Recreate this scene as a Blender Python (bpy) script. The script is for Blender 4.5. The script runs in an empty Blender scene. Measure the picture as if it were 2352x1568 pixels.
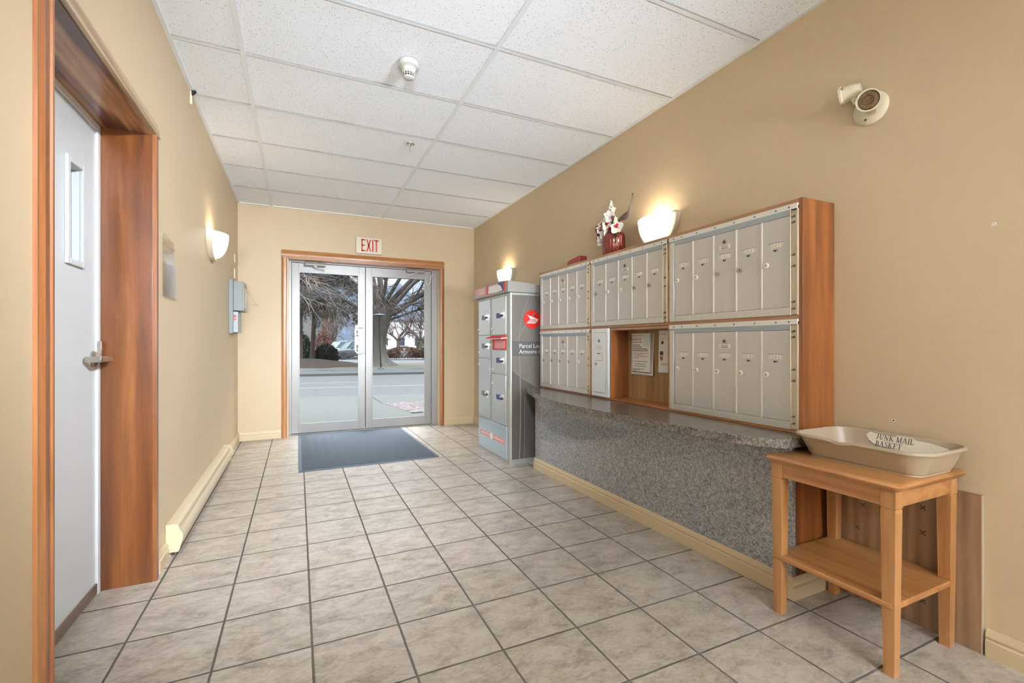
import bpy, bmesh, math, random
from math import sin, cos, pi, radians
from mathutils import Vector, Matrix

SC = bpy.context.scene
COL = SC.collection

# ---------------------------------------------------------------- camera
cam_d = bpy.data.cameras.new('camera'); cam = bpy.data.objects.new('camera', cam_d); COL.objects.link(cam)
cam.location = (0, 0, 1.0775)
cam.rotation_euler = (radians(90), 0, -0.43567)
cam_d.sensor_width = 36.0; cam_d.lens = 1056.8 / 2352 * 36.0
cam_d.shift_y = 4.4 / 2352
cam_d.clip_start = 0.05; cam_d.clip_end = 4000
SC.camera = cam
SC.view_settings.view_transform = 'Standard'; SC.view_settings.look = 'None'
SC.view_settings.gamma = 1.0; SC.view_settings.use_curve_mapping = False
SC.view_settings.exposure = .75

# ---------------------------------------------------------------- world: bright broken cloud
SKY_LOW, SKY_HIGH = .78, 10.0
W = bpy.data.worlds.new('sky'); SC.world = W; W.use_nodes = True
nt = W.node_tree; nt.nodes.clear()
_o = nt.nodes.new('ShaderNodeOutputWorld'); _b = nt.nodes.new('ShaderNodeBackground')
_t = nt.nodes.new('ShaderNodeTexCoord'); _m = nt.nodes.new('ShaderNodeMapping'); _n = nt.nodes.new('ShaderNodeTexNoise')
_r = nt.nodes.new('ShaderNodeValToRGB')
_m.inputs['Scale'].default_value = (1, 1, 3.0)
_n.inputs['Scale'].default_value = 3.2; _n.inputs['Detail'].default_value = 6
_r.color_ramp.elements[0].position = .36; _r.color_ramp.elements[0].color = (.62, .74, .95, 1)
_r.color_ramp.elements[1].position = .56; _r.color_ramp.elements[1].color = (.97, .97, .98, 1)
nt.links.new(_t.outputs['Generated'], _m.inputs[0]); nt.links.new(_m.outputs[0], _n.inputs['Vector'])
nt.links.new(_n.outputs[0], _r.inputs[0]); nt.links.new(_r.outputs[0], _b.inputs[0]); nt.links.new(_b.outputs[0], _o.inputs[0])
_b.inputs[1].default_value = 1.1
# an overcast sky is several times brighter overhead than along the horizon
_s = nt.nodes.new('ShaderNodeSeparateXYZ'); nt.links.new(_t.outputs['Generated'], _s.inputs[0])
_g = nt.nodes.new('ShaderNodeMapRange'); _g.inputs['From Min'].default_value = .30; _g.inputs['From Max'].default_value = .75
_g.inputs['To Min'].default_value = SKY_LOW; _g.inputs['To Max'].default_value = SKY_HIGH
nt.links.new(_s.outputs[2], _g.inputs['Value']); nt.links.new(_g.outputs[0], _b.inputs[1])

# light levels of the sconces and of the added unseen fill fixtures (used by their builders below)
SPOT = 400.0
COOL = (.78, .87, 1.0)
FILL_GLOW = .9
FILL_UPLIGHT = 430.0
SCONCE_BULB = 1.0
SCONCE_GLOW = 2.0

# room
XL, XR, YE, H = -.60, 2.165, 5.87, 2.634
YB = -8.0
rng = random.Random(7)

# ================================================================ helpers
LOC = {}

def sgl(o, **k):
    for a, b in k.items():
        o[a] = b
    return o

def thing(name, label, cat, loc=(0, 0, 0), rotz=0, group=None, kind=None):
    o = bpy.data.objects.new(name, None); COL.objects.link(o)
    o.empty_display_size = .1
    o.location = loc; o.rotation_euler = (0, 0, rotz)
    if label: o['label'] = label
    if cat: o['category'] = cat
    if group: o['group'] = group
    if kind: o['kind'] = kind
    LOC[o] = Vector(loc)
    return o

def tag(o, label, cat, group=None, kind=None):
    if label: o['label'] = label
    if cat: o['category'] = cat
    if group: o['group'] = group
    if kind: o['kind'] = kind
    return o

class MB:
    def __init__(s): s.v = []; s.f = []; s.mi = []; s.m = 0
    def add(s, vs, fs):
        b = len(s.v); s.v += [tuple(p) for p in vs]
        for f in fs: s.f.append([b + i for i in f]); s.mi.append(s.m)
        return s
    def box(s, x0, y0, z0, x1, y1, z1):
        if x1 < x0: x0, x1 = x1, x0
        if y1 < y0: y0, y1 = y1, y0
        if z1 < z0: z0, z1 = z1, z0
        return s.add([(x0, y0, z0), (x1, y0, z0), (x1, y1, z0), (x0, y1, z0), (x0, y0, z1), (x1, y0, z1), (x1, y1, z1), (x0, y1, z1)],
                     [(0, 3, 2, 1), (4, 5, 6, 7), (0, 1, 5, 4), (1, 2, 6, 5), (2, 3, 7, 6), (3, 0, 4, 7)])
    def prism(s, poly, axis, a0, a1):
        def P(u, w, a):
            return {'x': (a, u, w), 'y': (u, a, w), 'z': (u, w, a)}[axis]
        n = len(poly)
        vs = [P(u, w, a0) for u, w in poly] + [P(u, w, a1) for u, w in poly]
        fs = [tuple(range(n))[::-1], tuple(range(n, 2 * n))] + [(i, (i + 1) % n, n + (i + 1) % n, n + i) for i in range(n)]
        return s.add(vs, fs)
    def loft(s, loops, cap0=True, cap1=True):
        n = len(loops[0]); vs = [p for l in loops for p in l]; fs = []
        for k in range(len(loops) - 1):
            for i in range(n):
                j = (i + 1) % n
                fs.append((k * n + i, k * n + j, (k + 1) * n + j, (k + 1) * n + i))
        if cap0: fs.append(tuple(range(n))[::-1])
        if cap1: fs.append(tuple(range((len(loops) - 1) * n, len(loops) * n)))
        return s.add(vs, fs)
    def lathe(s, prof, c=(0, 0, 0), ax=(0, 0, 1), n=24, sx=1, sy=1, rib=0, ribn=0):
        c = Vector(c); q = Vector((0, 0, 1)).rotation_difference(Vector(ax))
        loops = []
        for r, z in prof:
            l = []
            for i in range(n):
                a = 2 * pi * i / n; rr = r * (1 + (rib * cos(ribn * a) if ribn else 0))
                l.append(c + q @ Vector((rr * cos(a) * sx, rr * sin(a) * sy, z)))
            loops.append(l)
        return s.loft(loops)
    def cyl(s, p0, p1, r0, r1=None, n=12):
        r1 = r0 if r1 is None else r1
        return s.tube([p0, p1], [r0, r1], n)
    def tube(s, pts, rad, n=8):
        pts = [Vector(p) for p in pts]
        if not hasattr(rad, '__len__'): rad = [rad] * len(pts)
        loops = []; up = None
        for i, p in enumerate(pts):
            d = (pts[min(i + 1, len(pts) - 1)] - pts[max(i - 1, 0)])
            d = d.normalized() if d.length > 1e-9 else Vector((0, 0, 1))
            if up is None: up = Vector((0, 0, 1)) if abs(d.z) < .9 else Vector((1, 0, 0))
            a = d.cross(up)
            if a.length < 1e-6: a = d.cross(Vector((0, 1, 0)))
            a.normalize(); b = a.cross(d).normalized(); up = b
            loops.append([p + (a * cos(2 * pi * k / n) + b * sin(2 * pi * k / n)) * rad[i] for k in range(n)])
        return s.loft(loops)
    def ball(s, c, r, n=12, sx=1, sy=1, sz=1):
        m = max(4, n // 2)
        prof = [(max(r * sin(pi * k / m), r * .01), -r * cos(pi * k / m) * sz) for k in range(m + 1)]
        return s.lathe(prof, c, n=n, sx=sx, sy=sy)
    def xf(s, M, i0=0):
        s.v = s.v[:i0] + [tuple(M @ Vector(p)) for p in s.v[i0:]]; return s
    def build(s, name, mats, parent=None, bev=0, smooth=True, fix=True, seg=2, angle=35, local=False):
        me = bpy.data.meshes.new(name)
        off = Vector((0, 0, 0))
        if parent is not None and not local: off = LOC.get(parent, off)
        me.from_pydata([tuple(Vector(p) - off) for p in s.v], [], s.f)
        if not isinstance(mats, (list, tuple)): mats = [mats]
        for m in mats: me.materials.append(m)
        if len(mats) > 1: me.polygons.foreach_set('material_index', s.mi)
        if fix:
            bm = bmesh.new(); bm.from_mesh(me); bmesh.ops.recalc_face_normals(bm, faces=bm.faces); bm.to_mesh(me); bm.free()
        if smooth:
            me.polygons.foreach_set('use_smooth', [True] * len(me.polygons))
            try: me.set_sharp_from_angle(angle=radians(angle))
            except Exception: pass
        me.update()
        o = bpy.data.objects.new(name, me); COL.objects.link(o)
        if parent is not None: o.parent = parent
        LOC[o] = off
        if bev:
            b = o.modifiers.new('bevel', 'BEVEL'); b.width = bev; b.segments = seg; b.limit_method = 'ANGLE'; b.angle_limit = radians(40)
            b.harden_normals = False
        return o

def struct(name, mb, m, parent=None, **k):
    o = mb.build(name, m, parent, **k)
    if parent is None: o['kind'] = 'structure'
    return o

_txt = {}
def glyphs(mb, s, size, origin, right, up, depth=.0006, align='LEFT', squeeze=1.0, bold=0):
    """flat lettering laid on a surface: origin, direction of reading, up"""
    k = (s, align, bold)
    if k not in _txt:
        cu = bpy.data.curves.new('lettering', 'FONT'); cu.body = s; cu.size = 1; cu.align_x = align; cu.extrude = .5; cu.offset = bold
        cu.resolution_u = 3
        ob = bpy.data.objects.new('lettering', cu); COL.objects.link(ob)
        bpy.context.view_layer.update()
        me = bpy.data.meshes.new_from_object(ob.evaluated_get(bpy.context.evaluated_depsgraph_get()))
        _txt[k] = ([v.co.copy() for v in me.vertices], [tuple(p.vertices) for p in me.polygons])
        bpy.data.objects.remove(ob); bpy.data.curves.remove(cu); bpy.data.meshes.remove(me)
    vs, fs = _txt[k]
    R = Vector(right).normalized(); U = Vector(up).normalized(); N = R.cross(U); O = Vector(origin)
    mb.add([O + R * (v.x * size * squeeze) + U * (v.y * size) + N * (v.z + .5) * depth for v in vs], fs)
    return mb

# ================================================================ materials
def nodes(name):
    m = bpy.data.materials.new(name); m.use_nodes = True
    t = m.node_tree; b = t.nodes.get('Principled BSDF')
    return m, t, b

def N(t, typ, **k):
    n = t.nodes.new(typ)
    for a, b in k.items(): setattr(n, a, b)
    return n

def c4(c): return (c[0], c[1], c[2], 1)

def srgb(r, g, b):
    f = lambda x: (x / 255 / 12.92) if x / 255 <= .04045 else ((x / 255 + .055) / 1.055) ** 2.4
    return (f(r), f(g), f(b))

def coords(t, scale=(1, 1, 1), rot=(0, 0, 0)):
    tc = N(t, 'ShaderNodeTexCoord'); mp = N(t, 'ShaderNodeMapping')
    mp.inputs['Scale'].default_value = scale; mp.inputs['Rotation'].default_value = rot
    t.links.new(tc.outputs['Object'], mp.inputs[0]); return mp.outputs[0]

def ramp(t, fac, stops):
    r = N(t, 'ShaderNodeValToRGB'); e = r.color_ramp.elements
    while len(e) < len(stops): e.new(.5)
    for i, (p, c) in enumerate(stops): e[i].position = p; e[i].color = c4(c)
    t.links.new(fac, r.inputs[0]); return r.outputs[0]

def noise(t, vec, scale, detail=4, rough=.55, dist=0):
    n = N(t, 'ShaderNodeTexNoise'); n.inputs['Scale'].default_value = scale; n.inputs['Detail'].default_value = detail
    n.inputs['Roughness'].default_value = rough; n.inputs['Distortion'].default_value = dist
    t.links.new(vec, n.inputs['Vector']); return n.outputs[0]

def bump(t, b, h, strength=.3, dist=.002):
    bm = N(t, 'ShaderNodeBump'); bm.inputs['Strength'].default_value = strength; bm.inputs['Distance'].default_value = dist
    t.links.new(h, bm.inputs['Height']); t.links.new(bm.outputs[0], b.inputs['Normal'])

def plain(name, col, rough=.5, metal=0, spec=.5, var=0, vscale=8, bmp=0, bscale=200, coat=0, stretch=(1, 1, 1), emit=None, estr=0):
    m, t, b = nodes(name)
    if OUTDOOR: spec = spec * .12
    b.inputs['Base Color'].default_value = c4(col); b.inputs['Roughness'].default_value = rough
    b.inputs['Metallic'].default_value = metal; b.inputs['Specular IOR Level'].default_value = spec
    b.inputs['Coat Weight'].default_value = coat; b.inputs['Coat Roughness'].default_value = .12
    if var:
        v = coords(t, stretch); n = noise(t, v, vscale, 5)
        lo = tuple(x * (1 - var) for x in col); hi = tuple(min(1, x * (1 + var)) for x in col)
        t.links.new(ramp(t, n, [(.3, lo), (.7, hi)]), b.inputs['Base Color'])
    if bmp:
        v = coords(t, stretch); bump(t, b, noise(t, v, bscale, 3), bmp)
    if emit:
        b.inputs['Emission Color'].default_value = c4(emit); b.inputs['Emission Strength'].default_value = estr
    return m

def wood(name, dark, mid, light, axis='z', rough=.35, scale=1.0, coat=.25, rings=.5, knots=False):
    """grain runs along axis"""
    m, t, b = nodes(name)
    st = {'x': (.07, 1, 1), 'y': (1, .07, 1), 'z': (1, 1, .07)}[axis]
    v = coords(t, tuple(q * scale for q in st))
    n1 = noise(t, v, 9, 5, .6, .6)
    n2 = noise(t, v, 90, 3, .6)
    w = N(t, 'ShaderNodeTexWave', wave_type='RINGS', rings_direction={'x': 'X', 'y': 'Y', 'z': 'Z'}[axis])
    w.inputs['Scale'].default_value = 7; w.inputs['Distortion'].default_value = 7; w.inputs['Detail'].default_value = 2; w.inputs['Detail Scale'].default_value = 1.2
    t.links.new(v, w.inputs['Vector'])
    mx = N(t, 'ShaderNodeMath', operation='MULTIPLY_ADD'); t.links.new(w.outputs['Fac'], mx.inputs[0]); mx.inputs[1].default_value = rings * .5
    t.links.new(n1, mx.inputs[2])
    m2 = N(t, 'ShaderNodeMath', operation='MULTIPLY_ADD'); t.links.new(n2, m2.inputs[0]); m2.inputs[1].default_value = .22; t.links.new(mx.outputs[0], m2.inputs[2])
    lo = .40 + rings * .1
    t.links.new(ramp(t, m2.outputs[0], [(lo, light), (lo + .22, mid), (lo + .45, dark)]), b.inputs['Base Color'])
    b.inputs['Roughness'].default_value = rough; b.inputs['Coat Weight'].default_value = coat; b.inputs['Coat Roughness'].default_value = .2
    bump(t, b, n2, .08, .001)
    return m

OUTDOOR = False
M = {}
M['wall'] = plain('wall_paint', srgb(201, 180, 147), rough=.5, spec=.3, var=.02, vscale=1.5, bmp=.06, bscale=260)
M['trim'] = plain('cream_trim_paint', srgb(206, 185, 148), rough=.4, var=.03, vscale=4)
M['white'] = plain('white_paint', srgb(222, 222, 220), rough=.4)
M['doorwhite'] = plain('door_paint', srgb(206, 210, 210), rough=.32, spec=.5)
M['plastic_cream'] = plain('cream_plastic', srgb(214, 203, 176), rough=.4)
M['detector'] = plain('beige_white_plastic', srgb(186, 181, 170), rough=.4)  # base colour lowered because the added uplighters hit it
M['plastic_white'] = plain('white_plastic', srgb(226, 224, 218), rough=.35)
M['alu_white'] = plain('pale_aluminium', srgb(151, 147, 141), rough=.35, metal=.25)
M['alu'] = plain('brushed_aluminium', srgb(212, 211, 206), rough=.36, metal=.7, var=.04, vscale=60, stretch=(1, 1, .03))
M['alu_door'] = plain('mailbox_door_aluminium', srgb(202, 197, 190), rough=.42, metal=.45, var=.02, vscale=40, stretch=(1, 1, .02))
M['alu_dark'] = plain('dark_aluminium', srgb(150, 145, 136), rough=.45, metal=.6)
M['flange'] = plain('flange_aluminium', srgb(226, 224, 218), rough=.3, metal=.35)
M['channel'] = plain('channel_aluminium', srgb(205, 192, 168), rough=.4, metal=.35)
M['steel'] = plain('satin_steel', srgb(180, 172, 160), rough=.3, metal=.9)
M['chrome'] = plain('chrome', (.85, .85, .85), rough=.12, metal=1)
M['screw'] = plain('screw_head', srgb(120, 116, 110), rough=.4, metal=.8)
M['black'] = plain('black', (.012, .012, .013), rough=.6)
M['dark'] = plain('dark_gap', (.02, .02, .02), rough=.8)
M['rubber'] = plain('dark_rubber', (.03, .03, .032), rough=.7)
M['red'] = plain('sign_red', srgb(200, 45, 32), rough=.5)
M['logored'] = plain('emblem_red', srgb(214, 38, 24), rough=.35)
M['ink'] = plain('printed_ink', srgb(70, 66, 62), rough=.7)
M['digit'] = plain('worn_digit_ink', srgb(132, 124, 108), rough=.7)
M['inkred'] = plain('red_ink', srgb(190, 110, 95), rough=.7)
M['inkblack'] = plain('black_ink', srgb(35, 33, 32), rough=.6)
M['paper'] = plain('paper', srgb(226, 220, 212), rough=.7, var=.02, vscale=20)
M['paper_aged'] = plain('aged_paper', srgb(232, 222, 200), rough=.7, var=.03, vscale=20)
M['lockface'] = plain('lock_face', srgb(226, 220, 204), rough=.3, metal=.4)
M['numtile'] = plain('number_tile', srgb(240, 234, 216), rough=.4)
M['casing'] = wood('golden_pine_casing', srgb(140, 88, 42), srgb(172, 116, 64), srgb(190, 136, 82), 'z', rings=.2)
M['casing_h'] = wood('golden_pine_casing_level', srgb(140, 88, 42), srgb(172, 116, 64), srgb(190, 136, 82), 'x', rings=.2)
M['jamb'] = wood('stained_fir_jamb', srgb(85, 46, 20), srgb(112, 64, 29), srgb(138, 86, 42), 'z', rings=.45, scale=1.1, coat=.4, rough=.3)
M['head'] = wood('knotty_fir_head', srgb(92, 52, 28), srgb(156, 106, 66), srgb(190, 146, 102), 'y', rings=1.3, scale=1.6, coat=.4)
M['fir'] = wood('fir_casing', srgb(106, 60, 28), srgb(140, 86, 46), srgb(166, 116, 70), 'z', rings=.3, coat=.3)
M['fir_top'] = wood('worn_fir_casing', srgb(135, 101, 68), srgb(176, 148, 112), srgb(193, 171, 140), 'y', rings=.4, coat=.3)
M['cedar'] = wood('stained_cedar', srgb(96, 50, 20), srgb(126, 72, 30), srgb(150, 94, 44), 'z', rings=.5, coat=.3)
M['ply_edge'] = wood('pale_plywood_edge', srgb(136, 94, 60), srgb(167, 124, 87), srgb(182, 146, 110), 'y', rings=.2)
M['mdf'] = wood('cubby_backing_board', srgb(135, 99, 59), srgb(158, 122, 79), srgb(171, 135, 90), 'z', rings=.3, coat=0, rough=.6)
M['shelfwood'] = wood('cubby_shelf_wood', srgb(128, 73, 31), srgb(162, 104, 53), srgb(175, 121, 71), 'y', rings=.3)
M['table'] = wood('honey_maple', srgb(139, 84, 39), srgb(166, 115, 65), srgb(177, 129, 79), 'y', rings=.35, coat=.35)
M['table_leg'] = wood('honey_maple_leg', srgb(137, 84, 40), srgb(168, 118, 69), srgb(177, 129, 81), 'z', rings=.25, coat=.3)
M['plywood'] = wood('brown_plywood_board', srgb(118, 86, 58), srgb(142, 108, 76), srgb(158, 126, 92), 'z', rings=.45, scale=1.0, coat=.05, rough=.5)
M['bin'] = plain('taupe_plastic', srgb(170, 153, 128), rough=.32, var=.03, vscale=12, spec=.5)
M['heater'] = plain('cream_heater_enamel', srgb(206, 188, 154), rough=.35)
M['locker_frame'] = plain('locker_pale_grey', srgb(166, 165, 156), rough=.32, metal=.35)
M['panel_grey'] = plain('panel_grey_paint', srgb(134, 138, 134), rough=.5)
M['panel_pale'] = plain('panel_pale_paint', srgb(170, 174, 174), rough=.5)
M['locker_door'] = plain('locker_silver', srgb(200, 200, 196), rough=.22, metal=.6)
M['locker_cap'] = plain('locker_cap_grey', srgb(150, 146, 137), rough=.35, metal=.1)
M['locker_side'] = plain('locker_side_print', srgb(110, 103, 93), rough=.35, var=.10, vscale=2.5, stretch=(2, 2, .6))
M['print_dark'] = plain('print_dark_grey', srgb(88, 88, 84), rough=.35)
M['print_darker'] = plain('print_slate', srgb(86, 81, 74), rough=.35)
M['print_light'] = plain('print_light_grey', srgb(122, 118, 110), rough=.35)
M['print_white'] = plain('print_white', srgb(226, 222, 214), rough=.4)
M['print_blue'] = plain('print_blue', srgb(62, 78, 130), rough=.4)
M['pink'] = plain('faded_red_print', srgb(214, 140, 132), rough=.35)
M['redplastic'] = plain('dark_red_plastic', srgb(150, 62, 62), rough=.35)
M['vase'] = plain('ribbed_red_glazed_glass', srgb(118, 32, 22), rough=.12, metal=.35, coat=1)
M['petal'] = plain('silk_petal', srgb(236, 230, 216), rough=.6)
M['petalred'] = plain('silk_petal_red', srgb(170, 32, 20), rough=.6)
M['maroon'] = plain('maroon_bud', srgb(92, 24, 26), rough=.6)
M['leafgreen'] = plain('silk_leaf', srgb(72, 84, 58), rough=.6)
M['leafbrown'] = plain('dried_leaf', srgb(98, 84, 74), rough=.6, var=.1, vscale=30)

def glass_mat(name, tint=(1, 1, 1), ior=1.45, rough=0.0, tr=1.0):
    m, t, b = nodes(name); t.nodes.remove(b)
    out = t.nodes.get('Material Output'); mix = N(t, 'ShaderNodeMixShader')
    lw = N(t, 'ShaderNodeLayerWeight'); lw.inputs[0].default_value = .5; pw_ = N(t, 'ShaderNodeMath', operation='POWER'); t.links.new(lw.outputs['Facing'], pw_.inputs[0]); pw_.inputs[1].default_value = 5
    f0 = ((ior - 1) / (ior + 1)) ** 2; f = N(t, 'ShaderNodeMath', operation='MULTIPLY_ADD'); t.links.new(pw_.outputs[0], f.inputs[0]); f.inputs[1].default_value = 1 - f0; f.inputs[2].default_value = f0
    tb = N(t, 'ShaderNodeBsdfTransparent'); tb.inputs[0].default_value = c4(tint); g = N(t, 'ShaderNodeBsdfGlossy'); g.inputs['Roughness'].default_value = rough
    t.links.new(f.outputs[0], mix.inputs[0]); t.links.new(tb.outputs[0], mix.inputs[1]); t.links.new(g.outputs[0], mix.inputs[2]); t.links.new(mix.outputs[0], out.inputs[0])
    return m
M['glass'] = glass_mat('clear_door_glass', (.96, .975, .97), 1.2)
M['acrylic'] = glass_mat('clear_acrylic', (.985, .98, .965), 1.12, .12)
M['lens'] = plain('lamp_lens', srgb(120, 100, 74), rough=.15, metal=.6, var=.5, vscale=160)

def floor_mat():
    m, t, b = nodes('ceramic_floor_tile')
    T = .3046; gw = .0075
    tc = N(t, 'ShaderNodeTexCoord'); sp = N(t, 'ShaderNodeSeparateXYZ'); t.links.new(tc.outputs['Object'], sp.inputs[0])
    def mth(op, a, v=None, c=None):
        n = N(t, 'ShaderNodeMath', operation=op)
        for i, q in enumerate((a, v, c)):
            if q is None: continue
            if hasattr(q, 'links') or hasattr(q, 'is_linked'): t.links.new(q, n.inputs[i])
            else: n.inputs[i].default_value = q
        return n.outputs[0]
    # edges of the grout wander a little
    nz = noise(t, tc.outputs['Object'], 30, 3)
    wob = mth('MULTIPLY_ADD', nz, .003, -.0015)
    d = []; idx = []
    for ax, o0 in ((0, .35098), (1, 1.48052)):
        q = mth('ADD', sp.outputs[ax], wob)
        q = mth('SUBTRACT', q, o0 - T * 20); q = mth('DIVIDE', q, T)
        idx.append(mth('FLOOR', q)); fr = mth('FRACT', q)
        d.append(mth('MULTIPLY', mth('MINIMUM', fr, mth('SUBTRACT', 1.0, fr)), T))
    dm = mth('MINIMUM', d[0], d[1])
    mr = N(t, 'ShaderNodeMapRange'); mr.inputs['From Min'].default_value = gw / 2 - .0008; mr.inputs['From Max'].default_value = gw / 2 + .0012
    t.links.new(dm, mr.inputs['Value'])
    cb = N(t, 'ShaderNodeCombineXYZ'); t.links.new(idx[0], cb.inputs[0]); t.links.new(idx[1], cb.inputs[1])
    wn = N(t, 'ShaderNodeTexWhiteNoise'); t.links.new(cb.outputs[0], wn.inputs[0])
    off = N(t, 'ShaderNodeVectorMath', operation='MULTIPLY_ADD'); t.links.new(wn.outputs['Color'], off.inputs[0]); off.inputs[1].default_value = (9, 9, 9)
    mpv = N(t, 'ShaderNodeMapping'); mpv.inputs['Rotation'].default_value = (0, 0, .5); mpv.inputs['Scale'].default_value = (1, 1.7, 1)
    t.links.new(tc.outputs['Object'], mpv.inputs[0]); t.links.new(mpv.outputs[0], off.inputs[2])
    n1 = noise(t, off.outputs[0], 9, 8, .65, .6); n2 = noise(t, off.outputs[0], 55, 4, .6)
    s = mth('MULTIPLY_ADD', n2, .35, mth('MULTIPLY', n1, .75)); s = mth('MULTIPLY_ADD', wn.outputs['Value'], .035, s)
    colr = ramp(t, s, [(.38, srgb(130, 118, 103)), (.52, srgb(164, 152, 136)), (.68, srgb(190, 179, 163))])
    mix = N(t, 'ShaderNodeMix', data_type='RGBA'); mix.inputs[6].default_value = c4(srgb(84, 76, 66))
    t.links.new(mr.outputs[0], mix.inputs[0]); t.links.new(colr, mix.inputs[7]); t.links.new(mix.outputs[2], b.inputs['Base Color'])
    b.inputs['Roughness'].default_value = .38
    rr = N(t, 'ShaderNodeMapRange'); rr.inputs['To Min'].default_value = .85; rr.inputs['To Max'].default_value = .36; t.links.new(mr.outputs[0], rr.inputs['Value'])
    t.links.new(rr.outputs[0], b.inputs['Roughness'])
    hh = mth('MULTIPLY_ADD', n1, .12, mr.outputs[0]); bump(t, b, hh, .55, .003)
    return m
M['floor'] = floor_mat()

def ceiling_mat():
    m, t, b = nodes('mineral_fibre_tile')
    v = coords(t)
    def dots(scale, thr):
        vo = N(t, 'ShaderNodeTexVoronoi'); vo.inputs['Scale'].default_value = scale; vo.inputs['Randomness'].default_value = 1
        t.links.new(v, vo.inputs['Vector'])
        s = N(t, 'ShaderNodeSeparateColor'); t.links.new(vo.outputs['Color'], s.inputs[0])
        a = N(t, 'ShaderNodeMath', operation='MULTIPLY'); t.links.new(s.outputs[0], a.inputs[0]); a.inputs[1].default_value = thr
        c = N(t, 'ShaderNodeMath', operation='SUBTRACT'); t.links.new(vo.outputs['Distance'], c.inputs[0]); t.links.new(a.outputs[0], c.inputs[1])
        mr = N(t, 'ShaderNodeMapRange'); mr.inputs['From Min'].default_value = -.03; mr.inputs['From Max'].default_value = .05; t.links.new(c.outputs[0], mr.inputs['Value'])
        return mr.outputs[0]
    a = dots(95, .26); c = dots(210, .22)
    mu = N(t, 'ShaderNodeMath', operation='MULTIPLY'); t.links.new(a, mu.inputs[0]); t.links.new(c, mu.inputs[1])
    t.links.new(ramp(t, mu.outputs[0], [(0, srgb(176, 174, 168)), (1, srgb(241, 244, 247))]), b.inputs['Base Color'])
    b.inputs['Roughness'].default_value = .9; bump(t, b, mu.outputs[0], .3, .002)
    return m
M['ceiling'] = ceiling_mat()
M['tee'] = plain('white_ceiling_tee', srgb(228, 230, 231), rough=.45)

def speckle(name, cols, scale, rough, spec=.5, coat=0):
    m, t, b = nodes(name); v = coords(t)
    n = noise(t, v, scale, 4, .75, 1.2)
    n2 = noise(t, v, scale * 2.6, 2, .6)
    a = N(t, 'ShaderNodeMath', operation='MULTIPLY_ADD'); t.links.new(n2, a.inputs[0]); a.inputs[1].default_value = .5; t.links.new(n, a.inputs[2])
    t.links.new(ramp(t, a.outputs[0], cols), b.inputs['Base Color']); b.inputs['Roughness'].default_value = rough
    b.inputs['Specular IOR Level'].default_value = spec; b.inputs['Coat Weight'].default_value = coat
    return m
M['counter_front'] = speckle('speckled_grey_laminate', [(.58, srgb(80, 86, 94)), (.70, srgb(124, 128, 134)), (.80, srgb(166, 163, 159)), (.92, srgb(198, 190, 180))], 70, .3, .6, 1.0)
M['counter_top'] = speckle('speckled_brown_laminate', [(.60, srgb(50, 46, 42)), (.72, srgb(84, 79, 72)), (.84, srgb(130, 118, 102))], 62, .22)

def mat_mat():
    m, t, b = nodes('ribbed_entrance_mat'); v = coords(t)
    sp = N(t, 'ShaderNodeSeparateXYZ'); t.links.new(v, sp.inputs[0])
    # herringbone ribs
    def mt(op, a, c, d=None):
        n = N(t, 'ShaderNodeMath', operation=op)
        for i, q in enumerate((a, c, d)):
            if q is None: continue
            if hasattr(q, 'is_linked'): t.links.new(q, n.inputs[i])
            else: n.inputs[i].default_value = q
        return n.outputs[0]
    pp = mt('PINGPONG', sp.outputs[0], .045)
    s = mt('ADD', pp, sp.outputs[1]); s = mt('SINE', mt('MULTIPLY', s, 420.0), 0)
    n = noise(t, v, 60, 4, .7)
    h = mt('MULTIPLY_ADD', s, .3, n)
    t.links.new(ramp(t, h, [(.2, srgb(40, 48, 56)), (.8, srgb(74, 86, 97))]), b.inputs['Base Color'])
    b.inputs['Roughness'].default_value = .75; bump(t, b, h, .8, .004)
    return m
M['mat'] = mat_mat()
M['mat_edge'] = plain('mat_rubber_edge', srgb(60, 75, 92), rough=.5)

def emis(name, col, strength):
    m, t, b = nodes(name)
    b.inputs['Base Color'].default_value = c4((.9, .88, .82)); b.inputs['Emission Color'].default_value = c4(col); b.inputs['Emission Strength'].default_value = strength
    b.inputs['Roughness'].default_value = .3
    return m
M['sconce_glass'] = emis('lit_opal_glass', (1.0, .86, .66), SCONCE_GLOW)
M['diffuser'] = emis('fill_diffuser', (1.0, .95, .88), FILL_GLOW)

# ================================================================ the room shell
mb = MB().box(XL - .35, YB - .2, -.12, XR + .2, 6.02, 0); struct('floor', mb, M['floor'], smooth=False)

# door opening in the left wall
DY0, DY1, DZ = 1.61, 2.57, 2.02
mb = MB()
mb.box(XL - .25, YB, 0, XL, DY0 - .02, H + .1); mb.box(XL - .25, DY1 + .02, 0, XL, YE + .18, H + .1); mb.box(XL - .25, DY0 - .02, DZ + .02, XL, DY1 + .02, H + .1)
struct('wall_left', mb, M['wall'], smooth=False)
mb = MB().box(XR, YB, 0, XR + .15, YE + .18, H + .1)
struct('wall_right', mb, M['wall'], smooth=False)
EX0, EX1, EZ = -.104, 1.695, 2.06
mb = MB(); mb.box(XL, YE, 0, EX0, YE + .18, H + .1); mb.box(EX1, YE, 0, XR, YE + .18, H + .1); mb.box(EX0, YE, EZ, EX1, YE + .18, H + .1)
struct('wall_end', mb, M['wall'], smooth=False)
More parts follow.
